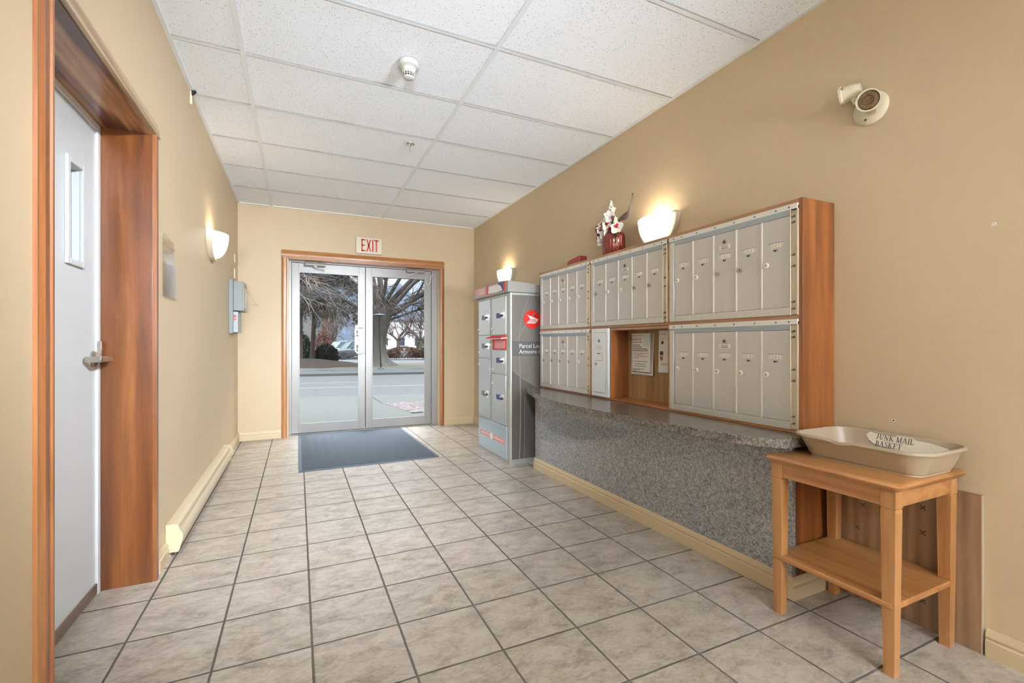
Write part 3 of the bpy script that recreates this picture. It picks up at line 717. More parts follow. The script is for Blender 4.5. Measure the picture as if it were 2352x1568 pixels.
DIG = {}
def mail_unit(name, y0, y1, z0, label, nums, seed):
    """bank of five aluminium mailboxes: y0..y1 flange width, z0 its foot, .478 high"""
    r = random.Random(seed)
    ym = (y0 + y1) / 2
    u = thing('mailbox_bank', label, 'mailboxes', (CX, ym, z0), group='banks of five aluminium mailboxes in the wooden cabinet')
    zt = z0 + .480
    dy0, dy1 = y0 + .036, y1 - .034
    f = MB()
    X = CX
    f.box(X - .004, y1 - .034, z0, X + .012, y1, z0 + .457)            # far stile
    f.box(X - .004, dy0, z0, X + .010, dy1, z0 + .034)                 # bottom rail
    f.box(X + .006, dy0, z0 + .433, X + .012, dy1, z0 + .457)
    fr_ = f.build('frame', M['alu'], u, bev=.001)
    LOC[fr_] = LOC[u]
    # hooded lip under the flange
    MB().prism([(X - .006, z0 + .458), (X + .004, z0 + .458), (X + .004, z0 + .434), (X - .001, z0 + .434)], 'y', dy0, y1 - .004).build('top_lip', plain('lip_aluminium', srgb(168, 180, 186), rough=.3, metal=.5) if 'lip' not in DIG else DIG['lip'], u)
    ch = MB(); ch.box(X + .004, y0 + .006, z0 + .002, X + .010, dy0 - .001, z0 + .455); ch.box(X - .005, y0, z0, X + .010, y0 + .006, z0 + .457); ch.box(X - .005, dy0 - .003, z0, X + .010, dy0, z0 + .457)
    c = ch.build('hinge_channel', M['channel'], u, bev=.0008); LOC[c] = LOC[u]
    for dz in (.428, .403, .262, .213, .058, .028):
        s = MB(); s.lathe([(.0055, 0), (.0045, .003), (.001, .0035)], (X + .004, y0 + .022, z0 + dz), (-1, 0, 0), 10); s.lathe([(.003, 0), (.003, .006), (.001, .006)], (X + .0045, y0 + .0295, z0 + dz - .002), (-1, 0, 0), 8)
        s.build('screw', M['screw'], c)
    fl = MB().box(X - .0085, y0, z0 + .457, X - .0045, y1, z0 + .480); fl.box(X - .0045, y0, z0 + .470, X + .004, y1, z0 + .480)
    fo = fl.build('top_flange', M['flange'], u, bev=.0006); LOC[fo] = LOC[u]
    for q in (.05, .13, .27, .42, .57, .73, .87, .95):
        MB().lathe([(.0042, 0), (.0038, .0018), (.001, .0022)], (X - .0085, y0 + (y1 - y0) * q, z0 + .468), (-1, 0, 0), 10).build('rivet', M['screw'], fo)
    pitch = (dy1 - dy0) / 5
    for k in range(5):
        a = dy0 + pitch * k + .0028; b = dy0 + pitch * (k + 1) - .0028
        if True:
            mu = MB().box(X - .003, b, z0 + .034, X + .008, b + .0056, z0 + .433); mu.build('mullion', M['flange'], u, smooth=False) if k < 4 else None
        d = MB().box(X, a, z0 + .0355, X + .006, b, z0 + .4325).build('mailbox_door', M['alu_door'], u, bev=.0008); LOC[d] = LOC[u]
        w = b - a; cy = (a + b) / 2
        zn = z0 + .315
        s = MB(); s.box(X - .0006, cy - .036, zn - .011, X + .0001, cy + .036, zn + .011); lp = s.build('name_holder', M['alu'], d, smooth=False); LOC[lp] = LOC[u]
        s = MB().box(X - .0016, cy - .037, zn + .0105, X + .0001, cy + .037, zn + .0125); s.build('holder_lip', M['alu_dark'], d, smooth=False)
        num = nums[4 - k]
        s = MB(); g_ = MB(); nn = len(num)
        for i, chh in enumerate(num):
            yc = cy - .002 + (nn - 1) * .0075 - i * .015
            s.box(X - .0016, yc - .0068, zn - .009, X - .0006, yc + .0068, zn + .0085)
            glyphs(g_, chh, .017, (X - .0017, yc, zn - .0065), (0, -1, 0), (0, 0, 1), .0003, 'CENTER')
        pl = s.build('number_tile', M['numtile'], d, smooth=False); LOC[pl] = LOC[u]
        g_.build('lettering', M['digit'], pl, smooth=False)
        s = MB(); s.box(X - .0007, cy - .010, zn - .0255, X + .0001, cy + .010, zn - .0165); s.build('peep_slot', M['alu_dark'], d, smooth=False)
        s = MB().box(X - .0009, cy - .002, zn - .0255, X - .0004, cy + .010, zn - .0225 + .003); s.build('slot_shadow_gap', M['dark'], d, smooth=False)
        yk = b - .020; zk = z0 + .232
        s = MB(); s.lathe([(.0125, 0), (.0125, .0045), (.0105, .006), (.001, .006)], (X, yk, zk), (-1, 0, 0), 20); lo = s.build('lock', M['lockface' if r.random() < .7 else 'steel'], d); LOC[lo] = LOC[u]
        s = MB().box(X - .0072, yk - .0016, zk - .0042, X - .0055, yk + .0016, zk + .0042); s.build('keyhole', M['black'], lo, smooth=False)
        if k == 2:
            s = MB(); s.lathe([(.0125, 0), (.0125, .003), (.009, .004), (.009, .0015), (.001, .0015)], (X, cy, z0 + .386), (-1, 0, 0), 20); ml = s.build('master_lock', M['steel'], d); LOC[ml] = LOC[u]
            s = MB().lathe([(.0045, 0), (.0045, .004), (.001, .004)], (X - .0012, cy, z0 + .386), (-1, 0, 0), 12); s.build('keyhole', M['black'], ml)
            s = MB().box(X - .0015, cy - .032, z0 + .350, X, cy + .032, z0 + .370); pp = s.build('carrier_plate', M['flange'], d, bev=.0005); LOC[pp] = LOC[u]
            s = MB(); s.box(X - .0019, cy - .020, z0 + .353, X - .0014, cy + .020, z0 + .358); s.box(X - .0019, cy - .020, z0 + .362, X - .0014, cy + .020, z0 + .366); s.build('lettering', M['alu_dark'], pp, smooth=False)
    return u
DIG['lip'] = plain('lip_aluminium', srgb(168, 180, 186), rough=.3, metal=.5)
mail_unit('C', 1.268, 2.019, 1.2005, 'bank of five mailboxes in the upper row, beside the stained cabinet end', ['303', '30', '305', '306', '307'], 1)
mail_unit('B', 2.038, 2.801, 1.2005, 'bank of five mailboxes in the upper row, directly above the open cubby', ['208', '209', '210', '301', '302'], 2)
mail_unit('A', 2.821, 3.575, 1.2005, 'bank of five mailboxes in the upper row, next to the parcel locker', ['203', '204', '205', '206', '207'], 3)
mail_unit('E', 1.268, 2.019, .7025, 'bank of five mailboxes in the lower row, just behind the junk mail basket', ['104', '106', '108', '20', '202'], 4)
mail_unit('D', 2.821, 3.575, .7025, 'bank of five mailboxes in the lower row, between parcel locker and white letter box', ['101', '10', '103', '104', '105'], 5)

# single white outgoing box
u = thing('letter_box', 'narrow white single-door letter box left of the open cubby', 'mailbox', (CX, 2.69, .703))
MB().box(CX - .008, 2.590, .703, CX + .09, 2.788, 1.182).build('frame', M['white'], u, bev=.002)
d = MB().box(CX - .0115, 2.6195, .733, CX - .0085, 2.7615, 1.153).build('door', M['white'], u, bev=.001); LOC[d] = LOC[u]
s = MB(); 
for q in ((2.618, .7315, 2.6205, 1.1545), (2.7605, .7315, 2.763, 1.1545), (2.618, .7315, 2.763, .734), (2.618, 1.152, 2.763, 1.1545)): s.box(CX - .0095, q[0], q[1], CX - .0078, q[2], q[3])
s.build('door_gap', M['dark'], u, smooth=False)
s = MB().lathe([(.012, 0), (.012, .004), (.008, .005), (.001, .005)], (CX - .0115, 2.69, 1.095), (-1, 0, 0), 18); l_ = s.build('master_lock', M['steel'], d); LOC[l_] = LOC[u]
MB().box(CX - .0172, 2.687, 1.089, CX - .0155, 2.693, 1.101).build('keyhole', M['black'], l_, smooth=False)
MB().box(CX - .0125, 2.655, 1.035, CX - .011, 2.722, 1.062).build('name_plate', M['alu'], d, bev=.0005)
pc = MB().box(CX - .0122, 2.650, .955, CX - .011, 2.728, 1.015).build('paper_card', M['paper'], d, smooth=False); LOC[pc] = LOC[u]
s = MB(); s.box(CX - .0126, 2.652, .956, CX - .012, 2.728, .958); s.box(CX - .0126, 2.650, .956, CX - .012, 2.652, 1.013); s.box(CX - .0126, 2.68, 1.002, CX - .012, 2.715, 1.008); s.build('printed_line', M['ink'], pc, smooth=False)
s = MB().lathe([(.012, 0), (.012, .005), (.010, .007), (.001, .007)], (CX - .0115, 2.728, .932), (-1, 0, 0), 18); s.build('lock', M['steel'], d)

# notices pinned in the cubby
NX = 2.091
def sheet(name, y_l, y_r, zt, zb, label, cat, curl=.0):
    """paper hanging on the cubby back; y_l is its edge towards the entrance"""
    t = thing(name, label, cat, (NX, (y_l + y_r) / 2, zb))
    m = MB(); nx, nz = 8, 12; vs = []
    for s_ in (0, 1):
        for j in range(nz + 1):
            for i in range(nx + 1):
                a = i / nx; b = j / nz
                y = y_l + (y_r - y_l) * a; z = zt + (zb - zt) * b
                off = .003 + curl * (b ** 2) * (.4 + .6 * abs(2 * a - 1)) + .0015 * sin(5 * a + 4 * b)
                vs.append((NX - off - .0006 * s_, y, z))
    fs = []; K = (nx + 1) * (nz + 1)
    for j in range(nz):
        for i in range(nx):
            q = j * (nx + 1) + i
            fs.append((q, q + 1, q + nx + 2, q + nx + 1)); fs.append((K + q, K + q + nx + 1, K + q + nx + 2, K + q + 1))
    for i in range(nx): fs.append((i, K + i, K + i + 1, i + 1)); q = nz * (nx + 1) + i; fs.append((q, q + 1, K + q + 1, K + q))
    for j in range(nz): q = j * (nx + 1); fs.append((q, q + nx + 1, K + q + nx + 1, K + q)); q += nx; fs.append((q, K + q, K + q + nx + 1, q + nx + 1))
    m.add(vs, fs); sh = m.build('sheet', M['paper'], t); LOC[sh] = LOC[t]
    return t, sh
t, sh = sheet('fire_notice', 2.527, 2.312, 1.145, .868, 'black-bordered printed notice hung inside the open cubby', 'notice', .006)
bx = NX - .0135
def barn(m, y0, y1, z0, z1, x=bx): m.box(x - .0004, y0, z0, x, y1, z1)
s = MB(); yl, yr, zt, zb = 2.513, 2.326, 1.130, .883
barn(s, yl, yl - .003, zb, zt); barn(s, yr, yr + .004, zb, zt); barn(s, yl, yr, zt - .002, zt); barn(s, yl, yr, zb, zb + .005)
# the border lies on a lifted clear sleeve
MB().box(bx, yl + .004, zb - .006, bx + .0006, yr - .004, zt + .006).build('sleeve', M['paper'], t, smooth=False)
s.build('printed_border', M['inkblack'], t, smooth=False)
s = MB()
glyphs(s, 'MONTHLY FIRE', .0125, (bx - .0002, 2.505, 1.100), (0, -1, 0), (0, 0, 1), .0003, bold=.015); glyphs(s, 'ALARM TESTING', .0125, (bx - .0002, 2.505, 1.081), (0, -1, 0), (0, 0, 1), .0003, bold=.015)
for i, (w_, zz) in enumerate([(.075, 1.064), (.09, 1.051), (.145, 1.038), (.15, 1.026)]): barn(s, 2.505, 2.505 - w_, zz, zz + .0045)
for i, (o_, w_, zz) in enumerate([(.002, .14, .955), (.02, .10, .938), (.012, .12, .924), (0, .11, .905), (0, .07, .8975), (0, .035, .889)]): barn(s, 2.503 - o_, 2.503 - o_ - w_, zz, zz + .003)
s.build('lettering', M['ink'], t, smooth=False)
s = MB()
for (w_, zz) in ((.14, 1.010), (.095, .999), (.14, .988), (.055, .977)): barn(s, 2.497, 2.497 - w_, zz, zz + .0035)
s.build('red_lettering', M['inkred'], t, smooth=False)
MB().box(bx - .002, 2.40, 1.060, bx - .001, 2.335, 1.142).build('clear_tape', plain('glossy_tape', srgb(214, 218, 220), rough=.12, spec=.8, var=.06, vscale=60), t)
MB().box(NX - .006, 2.535, 1.103, NX - .0005, 2.525, 1.113).build('pin', M['black'], t)
t, sh = sheet('safety_poster', 2.262, 2.042, 1.160, .893, 'white icon sheet hung in the cubby, partly hidden by its divider', 'notice', .010)
bx = NX - .0145
MB().box(bx, 2.252, .90, bx + .0006, 2.050, 1.155).build('front_sheet', M['paper'], t, smooth=False)
s = MB(); barn(s, 2.235, 2.19, 1.134, 1.137, bx); s.lathe([(.012, 0), (.012, .0004), (.001, .0004)], (bx, 2.222, 1.083), (-1, 0, 0), 6); barn(s, 2.243, 2.215, 1.003, 1.028, bx)
barn(s, 2.24, 2.20, 1.106, 1.108, bx); barn(s, 2.235, 2.17, .950, .952, bx); barn(s, 2.235, 2.16, .940, .942, bx)
s.build('icon_print', M['ink'], t, smooth=False)
s = MB().prism([(2.243, .997), (2.217, .997), (2.217, .978), (2.230, .966), (2.243, .978)], 'x', bx - .0005, bx); s.build('shield_icon', plain('shield_red', srgb(170, 92, 80), rough=.6), t, smooth=False)
MB().lathe([(.004, 0), (.004, .006), (.001, .007)], (bx, 2.256, 1.150), (-1, 0, 0), 10).build('push_pin', plain('brass', srgb(190, 150, 80), rough=.3, metal=.8), t)

# ================================================================ things on top of the cabinet
rd = thing('red_plastic_piece', 'dark red curved plastic piece lying on top of the mailbox cabinet', 'ornament', (2.02, 3.12, ZT))
MB().prism([(3.02, 0 + ZT), (3.205, ZT), (3.205, ZT + .025), (3.19, ZT + .040), (3.15, ZT + .050), (3.10, ZT + .056), (3.04, ZT + .062), (3.02, ZT + .062)], 'x', 1.985, 2.055).build('shell', M['redplastic'], rd, bev=.004)

VY, VX = 2.685, 2.055
va = thing('flower_vase', 'ribbed dark red vase on top of the mailbox cabinet', 'vase', (VX, VY, ZT))
prof = [(.001, 0), (.072, 0), (.079, .006), (.079, .135), (.074, .155), (.062, .172), (.050, .183), (.048, .192), (.052, .198), (.046, .198), (.042, .19), (.05, .17), (.001, .165)]
a = MB(); loops = []
n = 96
for r_, z_ in prof:
    l = []
    for i in range(n):
        an = 2 * pi * i / n; am = .085 if .01 < z_ < .175 and r_ > .05 else 0
        rr_ = r_ * (1 + am * abs(cos(11 * an)) - am * .6); l.append((VX + rr_ * cos(an), VY + rr_ * sin(an), ZT + z_))
    loops.append(l)
a.loft(loops); a.build('vase_body', M['vase'], va, angle=60)
fl = thing('orchid_bouquet', 'white silk orchids with red throats standing in the red vase', 'flowers', (VX, VY, ZT + .17))
r = random.Random(11)
def petal(m, c, d, up, ln, wd, cupf=.25):
    d = d.normalized(); sdir = d.cross(up)
    if sdir.length < 1e-4: sdir = d.cross(Vector((0, 0, 1)))
    sdir.normalize(); nn = sdir.cross(d).normalized()
    pts = []
    for i in range(6):
        t = i / 5; w = wd * sin(pi * (.12 + .82 * t)) ** .8
        p = c + d * ln * t + nn * (cupf * ln * t * t)
        pts.append((p - sdir * w * .5 + nn * w * .12, p - nn * 0, p + sdir * w * .5 + nn * w * .12))
    vs = [q for row in pts for q in row]; fs = []
    for i in range(5):
        b = i * 3; fs += [(b, b + 1, b + 4, b + 3), (b + 1, b + 2, b + 5, b + 4)]
    m.add(vs, fs)
P_, R_, S_, G_ = MB(), MB(), MB(), MB()
def V(dy, dz, dx=0): return Vector((VX + dx, VY + dy, ZT + .17 + dz))   # +dy is towards the entrance (image left)
def blossom(c, facing, size, red=True):
    facing = facing.normalized(); u_ = facing.cross(Vector((0, 0, 1))).normalized(); w_ = u_.cross(facing)
    for k in range(5):
        an = 2 * pi * k / 5 + pi / 2; dd = (u_ * cos(an) + w_ * sin(an)) + facing * .25
        petal(P_, c, dd, facing, size * (.60 if k % 2 else .52), size * (.58 if k % 2 else .42), .15)
    if red:
        for k in range(3):
            an = 2 * pi * k / 3; dd = (u_ * cos(an) + w_ * sin(an)) * 1.1 + facing
            petal(R_, c + facing * size * .22, dd, w_, size * .30, size * .24, .2)
vw = Vector((-.62, -.76, -.15))
spots = [(.028, .028, .05), (-.085, .015, .085), (.0, .045, .075), (.075, .035, .065), (.010, .085, .055), (-.012, .115, .07), (.040, .010, .06), (.085, -.03, .06), (-.012, .012, .085), (.055, -.01, .075), (-.035, .09, .06), (.095, -.055, .05), (.060, .06, .06)]
for (dy, dz, s_) in spots:
    c = V(dy, dz, -.04 + r.uniform(-.02, .02)); blossom(c, vw + Vector((r.uniform(-.3, .3), r.uniform(-.3, .3), r.uniform(-.1, .3))), s_ * 1.05, r.random() < .8)
    S_.tube([V(0, -.02), (V(0, -.02) + c) / 2 + Vector((0, 0, .01)), c], [.0022, .002, .0015], 5)
# tall buds spike
for k in range(42):
    t_ = k / 41; z = .06 + .17 * t_; w_ = .035 * (1 - t_) + .004; an = k * 2.4
    c = V(.022 - .006 * t_ + w_ * cos(an), z, w_ * sin(an) - .01)
    P_.ball(c, .0085 - .004 * t_, 8, 1, 1, 1.5)
    if k % 3 == 0 and t_ < .7: blossom(c, vw + Vector((0, cos(an), .2)), .036, False)
S_.tube([V(.0, -.02), V(.018, .1), V(.018, .235)], [.002, .0015, .001], 5)
for (dy, dz) in ((.112, .055), (.118, .035), (.092, .045), (.10, .01), (.082, -.0), (.105, -.02), (.075, .035), (-.07, .085), (.11, .03), (-.005, .06), (.1, -.008)):
    G_.ball(V(dy, dz, -.065), .010, 8, 1, 1, 1.6)
for (dy, dz, ex, ez) in ((.02, .02, .03, .09), (-.02, .0, -.05, .085), (-.03, -.02, -.085, -.03), (.03, -.01, .06, .02), (-.01, .03, -.045, .06), (.05, -.02, .10, -.04)):
    pass
LF = MB()
for (a_, d_, ln, wd) in (((-.028, .04), (-.5, 1.0), .07, .028), ((-.02, .0), (-.8, .25), .07, .025), ((-.04, -.02), (-1, -.5), .06, .022), ((.03, .0), (.6, .5), .06, .02), ((.0, .03), (.2, 1), .06, .02), ((-.05, -.03), (-.6, -1), .06, .018), ((.035, -.02), (.9, -.3), .05, .018)):
    petal(LF, V(a_[0], a_[1], -.035), Vector((-.3, -(-d_[0]), d_[1])), Vector((-1, 0, .2)), ln, wd, -.2)
for k in range(6):
    c = V(.098 + .004 * sin(k), -.045 - k * .010, -.03); P_.ball(c, .006 - k * .0005, 6, 1, 1, 1.5)
S_.tube([V(.03, -.01, -.02), V(.10, -.01, -.03), V(.101, -.10, -.03)], .0013, 4)
S_.tube([V(.03, -.01, -.02), V(.11, .0, -.03), V(.145, -.015, -.03)], .001, 4)
S_.tube([V(-.03, -.01, -.02), V(-.075, -.02, -.03), V(-.085, -.055, -.03), V(-.082, -.075, -.03)], .0016, 5)
P_.build('petal', M['petal'], fl, fix=False); R_.build('petal_throat', M['petalred'], fl, fix=False); S_.build('stem', M['leafgreen'], fl); G_.build('bud', M['maroon'], fl); LF.build('leaf', M['leafgreen'], fl, fix=False)
# curled dried leaf rising to a point
a = MB(); sp = [(-.030, .055, .012), (-.055, .085, .030), (-.085, .092, .050), (-.118, .098, .056), (-.140, .112, .050), (-.148, .140, .034), (-.150, .168, .026), (-.158, .200, .020), (-.168, .235, .012), (-.172, .262, .003)]
vs = []
for i, (dy, dz, w_) in enumerate(sp):
    j = min(i + 1, len(sp) - 1); k = max(i - 1, 0); tx, tz = sp[j][0] - sp[k][0], sp[j][1] - sp[k][1]; q = math.hypot(tx, tz); nx_, nz_ = -tz / q, tx / q
    for e_ in (-.5, 0, .5):
        vs.append(V((dy + nx_ * w_ * e_) * .96 - .038, (dz + nz_ * w_ * e_) * .86, -.03 + (.010 if e_ else 0) + i * .003))
fs = [(3 * i + k, 3 * i + k + 1, 3 * i + k + 4, 3 * i + k + 3) for i in range(len(sp) - 1) for k in (0, 1)]
a.add(vs, fs); lo = a.build('dried_leaf', M['leafbrown'], fl, fix=False)
so = lo.modifiers.new('thick', 'SOLIDIFY'); so.thickness = .0015

# ================================================================ sconces
def sconce(x, y, sx, label):
    """half-bowl of opal glass on a metal back plate; sx = direction into the room"""
    z0, z1 = 1.705, 1.900
    s = thing('wall_sconce', label, 'wall light', (x, y, z0), group='half-bowl opal glass wall sconces')
    hw = .158; dp = .105; n = 20; mz = 12
    a = MB(); loops = []
    for j in range(mz + 1):
        t = j / mz; z = z0 + .012 + (z1 - z0 - .012) * t
        q = math.sqrt(max(0, 1 - (1 - t) ** 2)); q = max(q, .05) ** .85
        l = []
        for i in range(n + 1):
            an = pi * i / n; l.append((x + sx * (.018 + dp * q * sin(an) * .98), y + hw * q * cos(an), z))
        loops.append(l)
    vs = [p for l in loops for p in l]; fs = []
    for j in range(mz):
        for i in range(n): b = j * (n + 1) + i; fs.append((b, b + 1, b + n + 2, b + n + 1))
    fs.append(tuple(range(n + 1)))
    a.add(vs, fs); g_ = a.build('glass_bowl', M['sconce_glass'], s); so = g_.modifiers.new('thick', 'SOLIDIFY'); so.thickness = .004; so.offset = -1
    # back plate
    a = MB(); pl = []
    for i in range(25):
        an = pi + pi * i / 24; pl.append((y + .182 * cos(an), z1 + .002 + .197 * sin(an)))
    a.prism(pl, 'x', x, x + sx * .012); a.build('back_plate', M['channel'], s, bev=.002)
    # curved metal straps either side of the glass
    for sg in (-1, 1):
        a = MB(); loops = []
        for i in range(13):
            an = (pi / 2) * i / 12; yy = y + sg * (.180 * cos(an)); zz = z1 - .195 * sin(an)
            yi = y + sg * (.168 * cos(an)); zi = z1 - .182 * sin(an)
            loops.append([(x + sx * .010, yy, zz), (x + sx * .036, yy, zz), (x + sx * .036, yi, zi), (x + sx * .010, yi, zi)])
        a.loft(loops); a.build('strap', M['channel'], s)
        a = MB(); a.box(x + sx * .006, y + sg * .150, z1 - .004, x + sx * .045, y + sg * .183, z1 + .006); a.ball((x + sx * .044, y + sg * .172, z1 + .001), .006, 10); a.build('strap_clip', M['channel'], s, bev=.001)
    a = MB(); a.ball((x + sx * .060, y, z1 - .045), .022, 14, 1, 1, 1.3); a.build('bulb', emis('lamp_bulb', (1, .85, .62), 14), s)
    L_ = bpy.data.lights.new('bulb_light', 'POINT'); L_.energy = SCONCE_BULB; L_.color = (1, .88, .70); L_.shadow_soft_size = .03
    lo = bpy.data.objects.new('bulb_light', L_); COL.objects.link(lo); lo.parent = s; lo.location = Vector((x + sx * .060, y, z1 - .012)) - LOC[s]
    return s
sconce(XR, 2.335, -1, 'lit half-bowl sconce between the vase and the cabinet end, on the long mailbox wall')
sconce(XR, 4.75, -1, 'lit half-bowl sconce showing just above the parcel locker')
sconce(XL, 4.105, 1, 'lit half-bowl sconce on the bare wall across from the mailboxes')

# added fill luminaires, unseen behind the camera
def fill_pendant(xc, yc, lab):
    """added fill light built as a suspended luminaire; glows and shines upwards"""
    zc = 2.30
    t = thing('fill_pendant_light', lab, 'added fill light', (xc, yc, zc), group='added unseen fill luminaires')
    a = MB(); a.box(xc - .6, yc - .11, zc - .03, xc + .6, yc - .09, zc + .03); a.box(xc - .6, yc + .09, zc - .03, xc + .6, yc + .11, zc + .03)
    a.box(xc - .61, yc - .11, zc - .03, xc - .59, yc + .11, zc + .03); a.box(xc + .59, yc - .11, zc - .03, xc + .61, yc + .11, zc + .03)
    a.build('frame', M['tee'], t, bev=.002)
    MB().box(xc - .59, yc - .09, zc - .02, xc + .59, yc + .09, zc + .02).build('diffuser', M['diffuser'], t)
    a = MB()
    for x in (xc - .5, xc + .5): a.cyl((x, yc, zc + .03), (x, yc, H - .001), .004, .004, 6)
    a.build('suspension_rod', M['tee'], t)
    for nm, dz, rx, e_ in (('fill_uplight', .024, pi, FILL_UPLIGHT),):
        L_ = bpy.data.lights.new(nm, 'AREA'); L_.shape = 'RECTANGLE'; L_.size = 1.16; L_.size_y = .17; L_.energy = e_; L_.color = COOL
        lo = bpy.data.objects.new(nm, L_); COL.objects.link(lo); lo.parent = t; lo.location = (0, 0, dz); lo.rotation_euler = (rx, 0, 0)
fill_pendant(.78, -2.3, 'added fill luminaire hung nearest behind the camera position')
fill_pendant(.78, -4.4, 'added fill luminaire hung halfway down the hall behind the camera')
fill_pendant(.78, -6.5, 'added fill luminaire hung by the glazed wall behind the camera')

# added fill spots and uplighters, unseen behind the camera, brightening the entrance end
def track(x, y, z, lab, heads, floor=False):
    tk = thing('fill_track_light', lab, 'spotlight', (x, y, 0 if floor else H))
    if floor:
        MB().lathe([(.001, 0), (.15, 0), (.15, .015), (.02, .03), (.001, .03)], (x, y, 0), n=32).build('stand_base', M['tee'], tk)
        MB().cyl((x, y, .02), (x, y, z - .05), .012, .012, 12).build('stand_pole', M['tee'], tk)
    else: MB().box(x - .15, y - .02, H - .03, x + .15, y + .02, H).build('track_rail', M['tee'], tk, bev=.003)
    for (dx, tgt, e_, cone, soft) in heads:
        p0 = Vector((x + dx, y, z)); dv = (Vector(tgt) - p0).normalized()
        a = MB()
        if not floor: a.cyl((x + dx, y, H - .03), (x + dx, y, z + .03), .006, .006, 8)
        a.lathe([(.03, -.10), (.045, -.08), (.045, .01), (.041, .01), (.041, -.01), (.001, -.01)], p0, dv, 24)
        a.build('fill_spot_head', M['tee'], tk)
        L_ = bpy.data.lights.new('fill_spot_lamp', 'SPOT'); L_.energy = SPOT * e_; L_.color = COOL; L_.spot_size = radians(cone); L_.spot_blend = 1.0; L_.shadow_soft_size = soft
        lo = bpy.data.objects.new('fill_spot_lamp', L_); COL.objects.link(lo); lo.parent = tk; lo.location = p0 + dv * .02 - LOC[tk]; lo.rotation_euler = dv.to_track_quat('-Z', 'Y').to_euler()
track(1.60, -1.0, H - .14, 'added unseen fill spot on a ceiling rail by the mailbox wall', [(0, (-.55, 4.3, .8), 2.0, 50, .08)])
track(-.36, -1.0, H - .14, 'added unseen fill spots on a ceiling rail by the door wall', [(-.07, (1.45, 4.9, .4), .6, 40, .06), (.07, (.55, 4.3, .0), 1.1, 44, .06)])
track(-.36, -1.6, 1.15, 'added unseen fill uplighter standing by the door wall', [(0, (.75, 5.3, 2.5), .8, 50, .15)], True)
track(1.62, -1.6, 1.15, 'added unseen fill uplighter standing by the mailbox wall', [(0, (.6, 5.3, 2.5), .9, 50, .15)], True)

# ================================================================ ceiling fittings
sd = thing('smoke_detector', 'white bell-shaped smoke detector on the ceiling', 'smoke detector', (.556, 2.55, H))
a = MB().lathe([(.001, 0), (.056, 0), (.057, -.012), (.056, -.026), (.048, -.030), (.040, -.034), (.034, -.056), (.030, -.060)], (.556, 2.55, H - .006), n=40); a.build('base', M['detector'], sd)
a = MB().lathe([(.0285, -.060), (.0265, -.078), (.001, -.078)], (.556, 2.55, H - .006), n=24); a.build('sensor_chamber', M['black'], sd)
a = MB()
for k in range(12):
    an = 2 * pi * k / 12; c, s = cos(an), sin(an); a.tube([(.556 + .0305 * c, 2.55 + .0305 * s, H - .064), (.556 + .0275 * c, 2.55 + .0275 * s, H - .086)], .0022, 6)
a.lathe([(.0310, -.067), (.0310, -.0695), (.0290, -.0695), (.0290, -.067)], (.556, 2.55, H - .006), n=28)
a.lathe([(.001, -.078), (.0285, -.078), (.027, -.086), (.018, -.090), (.001, -.091)], (.556, 2.55, H - .006), n=28); a.build('guard', M['detector'], sd)
sk = thing('fire_sprinkler', 'chrome fire sprinkler head on the ceiling near the entrance', 'sprinkler', (.789, 3.58, H))
a = MB().lathe([(.001, 0), (.038, 0), (.037, -.005), (.026, -.009), (.024, -.004), (.018, -.010), (.001, -.012)], (.789, 3.58, H - .005), n=32); a.build('escutcheon', M['chrome'], sk)
a = MB().lathe([(.009, 0), (.009, -.018), (.006, -.022), (.006, -.045), (.012, -.047), (.012, -.050), (.001, -.051)], (.789, 3.58, H - .012), n=16); a.build('nozzle', M['chrome'], sk)

# ================================================================ emergency lamp heads on the right wall
el = thing('emergency_light', 'cream twin-head emergency light high on the wall above the side table', 'emergency light', (XR, 1.115, 2.05))
cy_, cz_ = 1.106, 2.055
a = MB().lathe([(.066, 0), (.066, .004), (.060, .012), (.044, .020), (.001, .020)], (XR, cy_, cz_), (-1, 0, 0), 40); a.build('wall_plate', M['plastic_cream'], el)
hd_ = Vector((XR - .040, 1.092, 2.072)); dv = Vector((-.92, -.30, -.22)).normalized()
a = MB().lathe([(.030, -.03), (.040, -.01), (.043, .02), (.043, .024), (.038, .024), (.036, .012), (.001, .012)], hd_, dv, 32); h1 = a.build('lamp_head', M['plastic_cream'], el); LOC[h1] = LOC[el]
a = MB().lathe([(.036, .013), (.034, .018), (.020, .021), (.018, .014), (.010, .012), (.001, .012)], hd_, dv, 32); a.build('lens', M['lens'], h1)
h2 = Vector((XR - .05, 1.172, 2.136)); dv2 = Vector((-.30, .93, -.1)).normalized()
a = MB().lathe([(.001, -.05), (.022, -.05), (.030, -.03), (.034, .012), (.040, .016), (.040, .024), (.001, .024)], h2, dv2, 32); h2o = a.build('lamp_head', M['plastic_cream'], el); LOC[h2o] = LOC[el]
a = MB(); glyphs(a, 'G', .016, h2 + Vector((-.0355, .006, .008)), (0, -1, .1), (0, .1, 1), .001); a.build('lettering', M['ink'], h2o, smooth=False)
a = MB().tube([(XR - .01, 1.125, 2.08), (XR - .030, 1.140, 2.092), (XR - .042, 1.155, 2.11)], .010, 12); a.lathe([(.012, 0), (.011, .006), (.001, .007)], (XR - .036, 1.145, 2.094), (-1, -.3, 0), 14); a.build('swivel', M['plastic_cream'], el)
a = MB().box(XR - .0225, 1.078, 2.020, XR - .018, 1.102, 2.036); a.build('rating_label', M['channel'], el, smooth=False)
a = MB(); a.lathe([(.005, 0), (.004, .003), (.001, .003)], (XR - .020, 1.117, 2.008), (-1, 0, 0), 10); a.build('test_button', M['leafgreen'], el)

